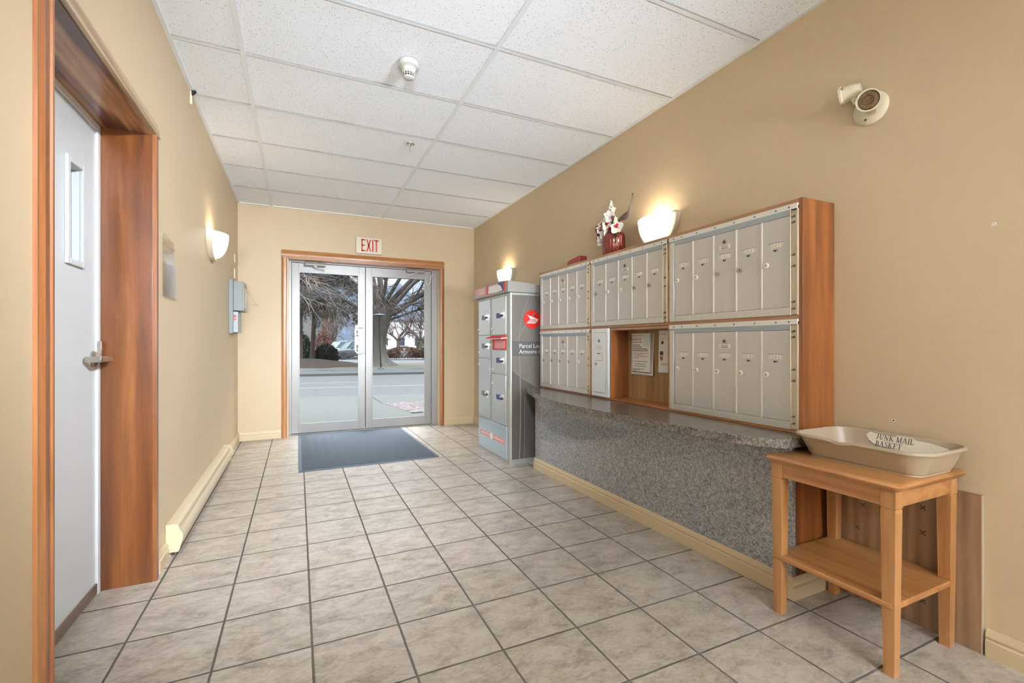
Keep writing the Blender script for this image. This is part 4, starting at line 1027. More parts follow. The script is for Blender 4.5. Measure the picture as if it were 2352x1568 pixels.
# wall anchors
for (y, z, lb) in ((1.026, .769, 'small screw hole in the wall just above the junk mail basket'), (.733, 1.487, 'small plugged hole in the bare wall right of the mailbox cabinet')):
    a = MB().lathe([(.0065, 0), (.006, .0015), (.0035, .0016), (.0035, .0005), (.001, .0005)], (XR, y, z), (-1, 0, 0), 14)
    o = thing('wall_anchor', lb, 'wall plug', (XR, y, z)); a.build('plug', M['paper'], o)
    MB().lathe([(.0034, .0006), (.0034, .0010), (.001, .0010)], (XR, y, z), (-1, 0, 0), 10).build('hole', M['dark'] if z < 1 else M['channel'], o)

# ================================================================ left wall fittings
bh = thing('brochure_holder', 'empty clear acrylic holder on the wall beside the wood-cased door', 'holder', (XL, 2.865, 1.31))
a = MB(); ya, yb = 2.752, 2.98
a.prism([(ya, 1.31), (yb, 1.31), (yb, 1.605), (ya + .03, 1.625), (ya, 1.60)], 'x', XL + .001, XL + .004)
a.build('back_sheet', M['acrylic'], bh)
a = MB(); a.box(XL + .013, ya, 1.31, XL + .0155, yb, 1.49); a.box(XL + .004, ya, 1.31, XL + .013, ya + .0025, 1.49); a.box(XL + .004, yb - .0025, 1.31, XL + .013, yb, 1.49); a.box(XL + .004, ya, 1.3075, XL + .0155, yb, 1.31); a.box(XL + .004, ya, 1.565, XL + .010, yb, 1.573)
a.build('pocket', M['acrylic'], bh)
a = MB()
for (y, z) in ((ya + .035, 1.597), (yb - .035, 1.583)): a.lathe([(.004, 0), (.003, .003), (.001, .003)], (XL + .004, y, z), (1, 0, 0), 10)
a.build('screw', M['screw'], bh)

ht = thing('baseboard_heater', 'long cream electric baseboard heater along the bare wall', 'heater', (XL, 3.8, 0))
PF = [(.001, .032), (.001, .168), (.040, .168), (.052, .160), (.054, .150), (.047, .143), (.047, .132), (.058, .132), (.068, .118), (.072, .096), (.064, .060), (.052, .032)]
MB().prism([(XL + u, w) for u, w in PF], 'y', 2.835, 4.79).build('casing', M['heater'], ht, angle=50)
PE = [(.001, .030), (.001, .171), (.042, .171), (.056, .162), (.058, .148), (.074, .120), (.075, .095), (.056, .03)]
for (y0, y1) in ((2.805, 2.835), (4.79, 4.82)): MB().prism([(XL + u, w) for u, w in PE], 'y', y0, y1).build('end_cap', M['heater'], ht, bev=.002)
MB().box(XL + .001, 2.83, 0, XL + .018, 4.80, .033).build('mounting_strip', M['heater'], ht)
MB().box(XL + .042, 2.836, .1335, XL + .0465, 4.789, .1425).build('outlet_slot', M['dark'], ht, smooth=False)

ap = thing('alarm_panel', 'grey wall-mounted intercom panel in the corner beside the entrance', 'control panel', (XL, 5.3, 1.17))
MB().box(XL, 5.14, 1.175, XL + .035, 5.52, 1.695).build('back_box', M['panel_grey'], ap, bev=.003)
b1 = MB().box(XL + .035, 5.16, 1.395, XL + .115, 5.50, 1.68).build('upper_box', M['panel_grey'], ap, bev=.004); LOC[b1] = LOC[ap]
a = MB(); xx = XL + .115
for q in ((5.16, 1.395, 5.50, 1.43), (5.16, 1.645, 5.50, 1.68), (5.16, 1.43, 5.20, 1.645), (5.46, 1.43, 5.50, 1.645)): a.box(xx, q[0], q[1], xx + .006, q[2], q[3])
a.build('door_frame', M['alu_white'], b1, bev=.001)
MB().box(xx, 5.20, 1.43, xx + .002, 5.46, 1.645).build('display_window', plain('display_glass', srgb(150, 146, 132), rough=.15), b1)
b2 = MB().box(XL + .035, 5.16, 1.185, XL + .075, 5.47, 1.385).build('lower_box', M['panel_pale'], ap, bev=.003); LOC[b2] = LOC[ap]
a = MB(); a.lathe([(.014, 0), (.014, .002), (.001, .002)], (XL + .048, 5.1598, 1.34), (0, -1, 0), 14); a.lathe([(.011, 0), (.011, .002), (.001, .002)], (XL + .048, 5.1598, 1.31), (0, -1, 0), 14); a.build('red_marking', M['inkred'], b2)
a = MB().tube([(XL + .11, 5.4, 1.66), (XL + .15, 5.6, 1.56), (XL + .19, 5.84, 1.50), (XL + .20, 5.868, 1.50)], .002, 6); a.build('thin_wire', M['channel'], ap)
for (z0, z1, lb) in ((1.915, 2.005, 'small cream blank cover plate, upper of two beside the entrance corner'), (1.75, 1.855, 'small cream blank cover plate, lower of two, above the intercom panel')):
    o = MB().box(XL, 5.53, z0, XL + .010, 5.61, z1).build('cover_plate', M['plastic_cream'], bev=.003); tag(o, lb, 'wall plate', 'cream cover plates on the bare wall')
o = thing('wall_clip', 'small beige clip hanging at the ceiling edge of the bare wall', 'clip', (XL, 3.39, 2.54))
MB().box(XL, 3.385, 2.545, XL + .012, 3.40, 2.625).build('clip_body', M['plastic_cream'], o, bev=.002)
MB().prism([(XL + .012, 2.626), (XL + .034, 2.626), (XL + .022, 2.61), (XL + .012, 2.60)], 'y', 3.375, 3.40).build('clip_hook', M['black'], o)

# ================================================================ side table
tb = thing('side_table', 'honey wooden side table with lower shelf, at the end of the counter', 'table', (1.935, 1.02, 0))
TX0, TX1, TY0, TY1, TZ = 1.712, 2.146, .797, 1.258, .630
def table_prof(z, inset): return rr(TX0 + inset, TY0 + inset, TX1 - inset, TY1 - inset, .012, 4)
a = MB(); loops = []
for (dz, ins) in ((-.030, .016), (-.026, .010), (-.018, .003), (-.010, .000), (-.003, .004), (0, .010)):
    loops.append([(x, y, TZ + dz) for x, y in table_prof(0, ins)])
a.loft(loops); a.build('tabletop', M['table'], tb, angle=50)
lx = (TX0 + .018, TX1 - .062); ly = (TY0 + .018, TY1 - .062)
for x in lx:
    for y in ly:
        a = MB(); w_ = .044
        def sq(i, z, o=0): return [(x + i + (0 if o == 0 else 0), y + i, z), (x + w_ - i, y + i, z), (x + w_ - i, y + w_ - i, z), (x + i, y + w_ - i, z)]
        a.loft([sq(.006, .0), sq(.006, .012), sq(.001, .50), sq(.001, .5395), sq(.0025, .541), sq(.0025, .543), sq(0, .5445), sq(0, TZ - .030)])
        a.build('leg', M['table_leg'], tb, bev=.0015)
a = MB(); z0, z1 = .548, TZ - .030; e = .003
a.box(lx[0] + e, ly[0] + .044, z0, lx[0] + .02, ly[1], z1); a.box(lx[1] + .024, ly[0] + .044, z0, lx[1] + .044 - e, ly[1], z1); a.box(lx[0] + .044, ly[0] + e, z0, lx[1], ly[0] + .02, z1); a.box(lx[0] + .044, ly[1] + .024, z0, lx[1], ly[1] + .044 - e, z1)
a.build('apron', M['table'], tb, bev=.001)
a = MB(); a.prism(rr(TX0 + .020, TY0 + .022, TX1 - .010, TY1 - .020, .012, 3), 'z', .218, .238); a.build('shelf', M['table'], tb, bev=.004)
for (x, y) in ((2.02, 1.20),): MB().box(x, y, .195, x + .05, y + .03, .218).build('shelf_cleat', M['table_leg'], tb, bev=.001)

pw = thing('plywood_board', 'brown grained plywood board with cross marks leaning on the wall behind the side table', 'board', (XR - .008, 1.0, 0))
pn = MB().box(XR - .0155, .760, 0.0005, XR - .0015, 1.243, .549).build('board_face', M['plywood'], pw, bev=.0005); LOC[pn] = LOC[pw]
a = MB()
for (y, z) in ((1.13, .40), (.925, .455), (.925, .36), (.925, .10), (1.15, .30)):
    a = MB()
    for s_ in (1, -1): a.prism([(y - .010, z - s_ * .008), (y - .008, z - s_ * .010), (y + .010, z + s_ * .008), (y + .008, z + s_ * .010)], 'x', XR - .0161, XR - .0155)
    a.build('pencil_cross', M['inkblack'], pn, smooth=False)
MB().box(XR - .0155, .757, .0005, XR - .0015, .760, .549).build('board_edge', M['channel'], pw)

# ================================================================ junk mail basket
jb = thing('junk_mail_basket', 'shallow taupe plastic tub marked for junk mail on the side table', 'basket', (1.98, 1.02, TZ))
bx0, bx1, by0, by1 = 1.862, 2.105, .812, 1.182; hB = .090
def bl(s_, z, r0=.045, ddx=0): return [(x, y, TZ + z) for x, y in rr(bx0 - s_ * .050, by0 - s_ * .040, bx1 + s_ * .038, by1 + s_ * .042, r0 + s_ * .03, 8)]
a = MB(); loops = [bl(.02, 0), bl(.0, .004), bl(.10, .008), bl(.12, .010), bl(.80, hB - .012), bl(.82, hB - .010), bl(1.05, hB - .010), bl(1.06, hB - .002), bl(1.02, hB), bl(.86, hB), bl(.80, hB - .006), bl(.14, .014), bl(.06, .007)]
# shallow dip in the long rim that faces the room
def dip(p):
    x, y, z = p
    if x < bx0 - .02 and z > TZ + hB - .015:
        t = (y - 1.03) / .055
        if abs(t) < 1: z -= .008 * (cos(t * pi) + 1) / 2
    return (x, y, z)
loops = [[dip(p) for p in l] for l in loops]
def resamp(l):  # more points along the straight sides so the dip shows
    out = []
    for i, p in enumerate(l):
        q = l[(i + 1) % len(l)]; d_ = math.dist(p, q); k = 16 if d_ > .15 else 1
        for j in range(k): out.append(dip(tuple(p[c] + (q[c] - p[c]) * j / k for c in range(3))))
    return out
n0 = [16 if math.dist(loops[0][i], loops[0][(i + 1) % len(loops[0])]) > .12 else 1 for i in range(len(loops[0]))]
def rs(l):
    out = []
    for i, p in enumerate(l):
        q = l[(i + 1) % len(l)]
        for j in range(n0[i]): out.append(dip(tuple(p[c] + (q[c] - p[c]) * j / n0[i] for c in range(3))))
    return out
a.loft([rs([p for p in l]) for l in [bl(.02, 0), bl(.0, .004), bl(.10, .008), bl(.12, .010), bl(.80, hB - .012), bl(.82, hB - .010), bl(1.05, hB - .010), bl(1.06, hB - .002), bl(1.02, hB), bl(.86, hB), bl(.80, hB - .006), bl(.14, .014), bl(.06, .007)]])
a.build('tub', M['bin'], jb, angle=50)

# torn paper sign on the far inner side, serif lettering
SF = {  # strokes: (x0,y0,x1,y1,w); advance
 'J': ([(.30, .25, .30, 1, .13), (.30, .25, .12, .02, .10)], [(.14, 1, .46, 1)], .55),
 'U': ([(.18, 1, .18, .3, .13), (.18, .3, .38, .03, .10), (.38, .03, .60, .3, .07), (.60, .3, .60, 1, .06)], [(.04, 1, .32, 1), (.48, 1, .72, 1)], .80),
 'N': ([(.15, 0, .15, 1, .06), (.15, 1, .65, 0, .13), (.65, 0, .65, 1, .06)], [(.02, 0, .28, 0), (.02, 1, .16, 1), (.52, 1, .78, 1)], .84),
 'K': ([(.17, 0, .17, 1, .13), (.62, 1, .20, .45, .06), (.30, .55, .66, 0, .13)], [(.03, 0, .31, 0), (.03, 1, .31, 1), (.50, 1, .74, 1), (.54, 0, .80, 0)], .82),
 'M': ([(.16, 0, .16, 1, .06), (.16, 1, .47, 0, .13), (.47, 0, .78, 1, .06), (.78, 0, .78, 1, .13)], [(.02, 0, .30, 0), (.02, 1, .2, 1), (.64, 0, .92, 0), (.76, 1, .92, 1)], .98),
 'A': ([(.10, 0, .38, 1, .06), (.38, 1, .66, 0, .13), (.22, .34, .54, .34, .06)], [(.0, 0, .24, 0), (.52, 0, .80, 0)], .82),
 'I': ([(.18, 0, .18, 1, .13)], [(.04, 0, .32, 0), (.04, 1, .32, 1)], .38),
 'L': ([(.17, 0, .17, 1, .13), (.17, .03, .56, .03, .06), (.56, 0, .58, .22, .06)], [(.03, 0, .31, 0), (.03, 1, .31, 1)], .66),
 'B': ([(.17, 0, .17, 1, .13), (.17, .97, .42, .95, .06), (.42, .95, .52, .76, .11), (.52, .76, .40, .54, .10), (.17, .52, .44, .52, .06), (.44, .52, .58, .28, .12), (.58, .28, .44, .03, .11), (.17, .03, .44, .03, .06)], [(.03, 0, .2, 0), (.03, 1, .2, 1)], .70),
 'S': ([(.50, .95, .48, .76, .05), (.46, .90, .30, .99, .07), (.30, .99, .12, .84, .09), (.12, .84, .16, .64, .11), (.16, .64, .46, .42, .13), (.46, .42, .50, .2, .11), (.50, .2, .32, .01, .09), (.32, .01, .12, .10, .07), (.10, .04, .10, .26, .05)], [], .62),
 'E': ([(.17, 0, .17, 1, .13), (.17, .97, .54, .97, .06), (.17, .52, .44, .52, .06), (.17, .03, .58, .03, .06), (.54, 1, .56, .80, .05), (.58, 0, .60, .22, .05), (.43, .42, .43, .62, .05)], [(.03, 0, .2, 0), (.03, 1, .2, 1)], .68),
 'T': ([(.34, 0, .34, 1, .13), (.06, .97, .62, .97, .06), (.06, 1, .05, .78, .05), (.62, 1, .63, .78, .05)], [(.20, 0, .48, 0)], .68)}
def serif(m, s, x0, y0, h, P):
    x = x0
    for chh in s:
        if chh == ' ': x += .34 * h; continue
        st, se, adv = SF[chh]
        for (ax, ay, bx_, by_, w_) in st + [(q[0], q[1], q[2], q[3], .05) for q in se]:
            d_ = Vector((bx_ - ax, by_ - ay)); n_ = Vector((-d_.y, d_.x)).normalized() * (w_ / 2); e_ = d_.normalized() * .015
            vs = []
            for off in (0, .0005):
                for q in ((ax, ay, n_, -e_), (bx_, by_, n_, e_), (bx_, by_, -n_, e_), (ax, ay, -n_, -e_)):
                    vs.append(P(x + (q[0] + q[2].x + q[3].x) * h, y0 + (q[1] + q[2].y + q[3].y) * h, off))
            m.add(vs, [(0, 1, 2, 3), (7, 6, 5, 4), (0, 4, 5, 1), (1, 5, 6, 2), (2, 6, 7, 3), (3, 7, 4, 0)])
        x += adv * h
    return x
# far inner wall of the tub leans outwards
pz0, pz1 = TZ + .016, TZ + hB - .006
px0, px1 = bx1 + .14 * .038, bx1 + .80 * .038
Uv = Vector((px1 - px0, 0, pz1 - pz0)).normalized(); Rv = Vector((0, -1, 0)); Nv = Rv.cross(Uv)
Og = Vector((px0, 1.105, pz0)) + Uv * .014
def PP(a_, b_, o_=0): return Og + Rv * a_ * 1.06 + Uv * b_ * 1.12 + Nv * (.0025 + o_)
sg = MB(); outl = [(.0, .040), (.012, .022), (.03, .012), (.06, .004), (.085, .006), (.09, .0), (.17, -.004), (.185, -.002), (.19, -.006), (.255, -.008), (.252, .034), (.20, .044), (.155, .046), (.15, .052), (.10, .053), (.095, .048), (.03, .050), (.01, .052)]
n = len(outl); vs = [PP(x, y, 0) for x, y in outl] + [PP(x, y, .0006) for x, y in outl]
sg.add(vs, [tuple(range(n))[::-1], tuple(range(n, 2 * n))] + [(i, (i + 1) % n, n + (i + 1) % n, n + i) for i in range(n)])
ps = sg.build('paper_sign', M['paper_aged'], jb, smooth=False); LOC[ps] = LOC[jb]
a = MB(); serif(a, 'JUNK MAIL', .034, .029, .0195, lambda x, y, o: PP(x, y, .0008 + o)); serif(a, 'BASKET', .036, .004, .0195, lambda x, y, o: PP(x, y, .0008 + o))
a.build('lettering', M['ink'], ps, smooth=False)

# ================================================================ OUTDOORS
OUTDOOR = True
DKV = .34  # upright outdoor colours, dimmed less since less sky reaches them
DK = .12   # outdoor colours dimmed to balance the strong overhead sky
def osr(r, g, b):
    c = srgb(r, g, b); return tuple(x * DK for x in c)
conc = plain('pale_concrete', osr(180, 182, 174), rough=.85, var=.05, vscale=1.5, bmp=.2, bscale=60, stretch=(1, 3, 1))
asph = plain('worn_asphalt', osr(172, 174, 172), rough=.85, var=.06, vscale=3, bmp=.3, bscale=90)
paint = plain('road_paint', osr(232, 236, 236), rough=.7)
paint_y = plain('faded_yellow_paint', osr(206, 196, 168), rough=.7)
lawn_m, t, b = nodes('dry_lawn'); v = coords(t); nn = noise(t, v, .6, 6, .7, .4); n2 = noise(t, v, 14, 4, .7)
ma = N(t, 'ShaderNodeMath', operation='MULTIPLY_ADD'); t.links.new(n2, ma.inputs[0]); ma.inputs[1].default_value = .5; t.links.new(nn, ma.inputs[2])
t.links.new(ramp(t, ma.outputs[0], [(.52, osr(96, 100, 66)), (.74, osr(140, 134, 100)), (.95, osr(172, 162, 130))]), b.inputs['Base Color']); b.inputs['Roughness'].default_value = .95
def rot_road(p):  # the street runs at a slight angle to the building
    return p
RS = -.13
def strip(m, y0, y1, z0, z1, x0=-60, x1=90): m.prism([(x0, y0 + RS * x0), (x1, y0 + RS * x1), (x1, y1 + RS * x1), (x0, y1 + RS * x1 - RS * (x1 - x0))], 'z', z0, z1)
mb = MB(); mb.prism([(-60, 6.021), (90, 6.021), (90, 11.23 + RS * 90), (-60, 11.23 + RS * -60)], 'z', -.5, -.12) if False else None
mb = MB(); mb.prism([(-12, 6.13), (34, 6.13), (34, 11.2 + RS * 34), (-12, 11.2 - RS * 12)], 'z', -.4, -.12); mb.box(EX0 - .3, 6.02, -.4, EX1 + .3, 6.13, -.04)
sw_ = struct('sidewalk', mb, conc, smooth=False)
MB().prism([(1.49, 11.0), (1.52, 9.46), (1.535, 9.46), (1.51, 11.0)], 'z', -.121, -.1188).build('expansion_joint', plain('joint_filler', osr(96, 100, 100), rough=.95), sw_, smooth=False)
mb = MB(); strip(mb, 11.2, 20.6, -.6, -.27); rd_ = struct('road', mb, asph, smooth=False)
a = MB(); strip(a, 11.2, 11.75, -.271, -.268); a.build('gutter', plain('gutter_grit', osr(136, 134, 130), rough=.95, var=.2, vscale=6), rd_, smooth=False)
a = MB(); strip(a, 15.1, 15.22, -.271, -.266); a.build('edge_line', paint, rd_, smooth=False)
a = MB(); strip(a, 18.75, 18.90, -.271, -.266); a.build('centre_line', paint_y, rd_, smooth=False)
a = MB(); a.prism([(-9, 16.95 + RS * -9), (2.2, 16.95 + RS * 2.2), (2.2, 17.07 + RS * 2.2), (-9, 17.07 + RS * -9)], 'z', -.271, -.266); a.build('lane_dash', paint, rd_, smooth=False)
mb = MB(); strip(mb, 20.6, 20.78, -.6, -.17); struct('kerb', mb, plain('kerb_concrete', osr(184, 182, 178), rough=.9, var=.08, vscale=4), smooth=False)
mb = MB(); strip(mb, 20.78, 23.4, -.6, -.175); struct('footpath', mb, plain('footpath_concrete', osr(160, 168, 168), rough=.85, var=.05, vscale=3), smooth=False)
# lawn with a slight swell
mb = MB(); vs = []; nx, ny = 60, 20
for j in range(ny + 1):
    for i in range(nx + 1):
        x = -40 + 130 * i / nx; y = 23.4 + RS * x + (15.5 + .0 * x) * j / ny
        z = -.18 - .20 * j / ny + .02 * sin(x * 1.3 + j)
        if j == ny: z -= .02
        vs.append((x, y, z))
mb.add(vs, [(j * (nx + 1) + i, j * (nx + 1) + i + 1, (j + 1) * (nx + 1) + i + 1, (j + 1) * (nx + 1) + i) for j in range(ny) for i in range(nx)])
struct('lawn', mb, lawn_m, fix=False)
mb = MB(); mb.box(-300, 20, -1.2, 500, 1200, -.62); struct('terrain', mb, plain('distant_ground', osr(150, 150, 140), rough=.95), smooth=False)
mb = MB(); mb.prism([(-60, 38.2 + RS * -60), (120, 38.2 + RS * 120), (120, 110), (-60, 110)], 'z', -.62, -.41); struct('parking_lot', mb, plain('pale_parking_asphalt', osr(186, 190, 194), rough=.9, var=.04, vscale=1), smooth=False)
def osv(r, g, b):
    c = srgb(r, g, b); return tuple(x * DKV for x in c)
# gravel bed
gb = MB(); gv = [(1.53, 9.45), (8.0, 9.35), (8.0, 8.5), (3.0, 7.6), (1.97, 7.86), (1.80, 7.90)]
gb.prism(gv, 'z', -.1205, -.116)
gm, t, b = nodes('pink_gravel'); v = coords(t); vo = N(t, 'ShaderNodeTexVoronoi'); vo.inputs['Scale'].default_value = 17; t.links.new(v, vo.inputs['Vector'])
sc_ = N(t, 'ShaderNodeSeparateColor'); t.links.new(vo.outputs['Color'], sc_.inputs[0])
t.links.new(ramp(t, sc_.outputs[0], [(0, osr(104, 84, 80)), (.5, osr(160, 134, 126)), (1, osr(204, 186, 178))]), b.inputs['Base Color']); b.inputs['Roughness'].default_value = .9; bump(t, b, vo.outputs['Distance'], 1, .02)
o = gb.build('gravel_bed', gm, smooth=False); tag(o, 'triangular bed of pink gravel outside, beside the concrete walk', 'gravel', kind='stuff')
o = MB().box(1.76, 7.87, -.12, 1.97, 7.89, -.105).build('edging_strip', M['black']); tag(o, 'short dark edging strip lying at the tip of the gravel bed', 'edging')
# mulch mound
mb = MB(); vs = []; nx, ny = 30, 14
for j in range(ny + 1):
    for i in range(nx + 1):
        u_ = i / nx * 2 - 1; w_ = j / ny * 2 - 1; r2 = u_ * u_ + w_ * w_
        vs.append((.3 + u_ * 3.6, 29.3 + w_ * 3.2, -.25 + .42 * max(0, 1 - r2) ** 1.2 + .03 * sin(9 * u_ + 7 * w_)))
mb.add(vs, [(j * (nx + 1) + i, j * (nx + 1) + i + 1, (j + 1) * (nx + 1) + i + 1, (j + 1) * (nx + 1) + i) for j in range(ny) for i in range(nx)])
o = mb.build('mulch_mound', plain('bark_mulch', osr(140, 120, 108), rough=.95, var=.25, vscale=6), fix=False); tag(o, 'low mound of brown bark mulch around the spruce trunk', 'mulch', kind='stuff')

# ---- trees
bark = plain('grey_bark', osv(124, 120, 112), rough=.9, var=.22, vscale=5, stretch=(1, 1, .25), bmp=.6, bscale=14)
twig = plain('twig_bark', osv(128, 112, 104), rough=.9)
bark_br = plain('brown_bark', osv(108, 90, 80), rough=.9, var=.2, vscale=6, stretch=(1, 1, .3))
def grow(mb, p, d, L, r_, lev, maxl, R, spread=.6, grav=0.0, kids=(5, 5, 5, 5, 4), sides=(7, 6, 5, 4, 3, 3), shrink=.62, wander=.16, r_out=None):
    k = (7, 5, 3, 3, 2)[min(lev, 4)]
    pts = [p.copy()]; rad = [r_]; dd = d.copy()
    for i in range(k):
        dd = (dd + Vector((R.gauss(0, wander), R.gauss(0, wander), R.gauss(0, wander) + grav))).normalized()
        pts.append(pts[-1] + dd * L / k); rad.append(r_ * (1 - .62 * (i + 1) / k))
    (mb if not isinstance(mb, list) else mb[min(lev, len(mb) - 1)]).tube(pts, rad, sides[min(lev, len(sides) - 1)])
    if lev >= maxl: return
    for c in range(kids[min(lev, len(kids) - 1)]):
        t = R.uniform(.3, 1.0); f_ = t * k; i = min(int(f_), k - 1); q = pts[i].lerp(pts[i + 1], f_ - i); rr_ = rad[i] * (1 - (f_ - i)) + rad[i + 1] * (f_ - i)
        base = (pts[i + 1] - pts[i]).normalized(); sv = Vector((R.gauss(0, 1), R.gauss(0, 1), R.gauss(0, 1))); sv = (sv - base * sv.dot(base)).normalized()
        nd = (base + sv * R.uniform(.5, 1.2) * spread * 1.5).normalized()
        grow(mb, q, nd, L * shrink * R.uniform(.7, 1.15), rr_ * .6, lev + 1, maxl, R, spread, grav, kids, sides, shrink, wander)

R = random.Random(21)
bt = thing('bare_tree', 'massive bare tree with forking limbs on the lawn across the street', 'tree', (4.40, 28, -.2))
def big():
    tr = MB(); n = 20
    def ring(z, rx, cx, cy, flare=0, tw=0):
        return [(cx + rx * (1 + flare * (.5 + .5 * cos(5 * a_ + 1)) + .05 * sin(3 * a_ + z)) * cos(a_), cy + rx * (1 + flare * (.5 + .5 * cos(5 * a_ + 1))) * sin(a_), z) for a_ in [2 * pi * i / n for i in range(n)]]
    tr.loft([ring(-.30, .80, 4.42, 28, .7), ring(-.12, .66, 4.40, 28, .5), ring(.10, .52, 4.37, 28, .25), ring(.5, .44, 4.33, 28, .08), ring(1.2, .42, 4.31, 28), ring(1.8, .47, 4.33, 28, .05), ring(2.4, .57, 4.37, 28, .08), ring(2.9, .64, 4.42, 28, .10), ring(3.2, .56, 4.45, 28, .15), ring(3.6, .25, 4.45, 28)])
    tr.build('trunk', bark, bt)
    limbs = [((4.88, 28, 2.75), (.95, -.05, .60), 6.0, .17), ((4.9, 28.1, 3.0), (.75, .1, .95), 6.5, .13), ((4.25, 27.8, 3.1), (-.10, -.1, 1), 7, .19), ((4.02, 28, 2.8), (-.30, .1, 1), 7, .15), ((4.5, 28.2, 3.2), (.14, .2, 1), 7.5, .19), ((4.75, 27.9, 3.1), (.40, -.2, 1), 7, .16), ((4.0, 27.8, 3.0), (-.75, -.3, .75), 6, .13), ((3.95, 27.9, 2.6), (-.9, -.2, .55), 5.5, .10), ((4.4, 27.6, 3.1), (.05, -.7, .8), 5.5, .12), ((4.98, 28.1, 2.5), (1.0, .1, .34), 5.2, .07), ((4.9, 27.7, 2.7), (.8, -.5, .5), 5.0, .08), ((4.35, 28.2, 3.2), (-.02, .1, 1), 7, .17), ((4.6, 27.8, 3.3), (.25, -.3, 1), 6.5, .12)]
    a_, b_ = MB(), MB()
    for (p, d_, L_, r_) in limbs:
        grow([a_, a_, b_], Vector(p), Vector(d_).normalized(), L_, r_, 0, 4, R, .55, .01, (11, 7, 6, 4), (8, 6, 4, 3, 3), .56, .12)
    for k in range(46):
        t_ = R.uniform(.0, 1); p = Vector((4.9 + 3.4 * t_, 28 + R.uniform(-.6, .6), 2.9 + 2.3 * t_ * R.uniform(.2, 1.3)))
        grow([b_], p, Vector((R.uniform(-.5, 1), R.uniform(-.4, .4), R.uniform(-.9, .7))).normalized(), R.uniform(1.2, 2.4), .028, 2, 4, R, .6, -.03, (8, 7, 6, 4), (8, 6, 4, 3, 3), .62, .16)
    for k in range(26):
        p = Vector((R.uniform(3.4, 5.0), 27.4 + R.uniform(-.2, .2), R.uniform(3.0, 4.6)))
        grow([b_], p, Vector((R.uniform(-1, 1), -.3, R.uniform(-.5, .8))).normalized(), R.uniform(.9, 1.8), .022, 2, 4, R, .6, -.03, (8, 7, 5, 4), (8, 6, 4, 3, 3), .62, .2)
    a_.build('limb', bark, bt, fix=False); b_.build('twigs', twig, bt, fix=False, smooth=False)
big()

sp = thing('spruce_tree', 'dark drooping spruce with a leaning brown trunk across the street', 'tree', (.85, 31, 0))
R = random.Random(5)
a = MB().tube([(.78, 31, -.35), (.82, 31, .5), (.95, 31, 3.5), (1.1, 31, 7), (1.15, 31, 11)], [.19, .135, .12, .10, .05], 12); a.build('trunk', bark_br, sp)
br, nd = MB(), MB()
for k in range(105):
    z = 2.7 + (k / 105) ** .9 * 7.0; an = k * 2.39996; L_ = R.uniform(2.6, 4.4) * (1 - (z - 2.6) / 14)
    ox = .82 + .04 * z
    dirv = Vector((cos(an), sin(an) * .8, 0)); pts = []
    for i in range(7):
        t_ = i / 6; pts.append(Vector((ox, 31, z + .5)) + dirv * L_ * t_ + Vector((0, 0, .25 * sin(pi * t_) - 1.15 * t_ * t_)))
    br.tube(pts, [.045 * (1 - .8 * i / 6) for i in range(7)], 4)
    for s_ in range(34):
        t_ = R.uniform(.15, 1); f_ = t_ * 6; i = min(5, int(f_)); q = pts[i].lerp(pts[i + 1], f_ - i)
        side = Vector((R.gauss(0, .28), R.gauss(0, .28), 0)); hl = R.uniform(.25, .75)
        tip = q + side + Vector((0, 0, -hl)); br.tube([q, q + side * .6 + Vector((0, 0, -.1)), tip], [.009, .006, .003], 3)
        for m_i in range(13):
            u_ = R.uniform(.15, 1); c = q.lerp(tip, u_) + Vector((R.gauss(0, .05), R.gauss(0, .05), 0)); w_ = R.uniform(.03, .055)
            dn = Vector((R.gauss(0, .5), R.gauss(0, .5), -1)).normalized() * R.uniform(.10, .24); sd_ = Vector((R.gauss(0, 1), R.gauss(0, 1), .3)).normalized() * w_ * .3
            nd.add([c - sd_, c + sd_, c + dn * .6 + sd_ * .9, c + dn, c + dn * .6 - sd_ * .9], [(0, 1, 2, 3, 4)])
br.build('branches', bark_br, sp, fix=False, smooth=False)
nd.build('needles', plain('spruce_needles', osv(92, 98, 76), rough=.8, var=.3, vscale=3), sp, fix=False, smooth=False)

# small bare trees in the car park
def small_tree(loc, h, seed, lab, mat_):
    R = random.Random(seed); t = thing('bare_tree', lab, 'tree', loc)
    p = Vector(loc); tr = MB(); tr.tube([p, p + Vector((.05, 0, h * .28)), p + Vector((.0, 0, h * .36))], [.24, .18, .17], 8); tr.build('trunk', mat_, t)
    m = MB()
    for k in range(6):
        an = k * 2 * pi / 6 + R.uniform(-.3, .3); grow(m, p + Vector((0, 0, h * .34)), Vector((cos(an) * .9, sin(an) * .9, .8)).normalized(), h * .5, .12, 1, 4, R, .7, .02, (5, 6, 5, 5), (5, 5, 4, 3, 3), .6, .2)
    m.build('branches', twig, t, fix=False, smooth=False)
# a tall tree beside the street; only its outer branches reach into view
R = random.Random(77)
ot = thing('bare_tree', 'pale bare branches reaching in at the top of the door glass, over the spruce', 'tree', (-3.6, 25.5, -.2))
MB().tube([(-3.6, 25.5, -.3), (-3.6, 25.5, 2), (-3.4, 25.5, 4.2), (-3.3, 25.4, 8)], [.42, .32, .28, .12], 12).build('trunk', bark, ot)
a_, b_ = MB(), MB()
for (p, d_, L_, r_) in (((-3.45, 25.5, 4.0), (1, .02, .22), 5.2, .12), ((-3.4, 25.4, 4.6), (1, -.1, .12), 5.6, .12), ((-3.4, 25.5, 5.2), (1, .1, .02), 6, .12), ((-3.35, 25.5, 5.6), (1, -.05, .1), 7, .12)):
    grow([a_, a_, b_], Vector(p), Vector(d_).normalized(), L_, r_, 0, 3, R, .6, -.02, (7, 6, 5), (8, 5, 4, 3), .5, .12)
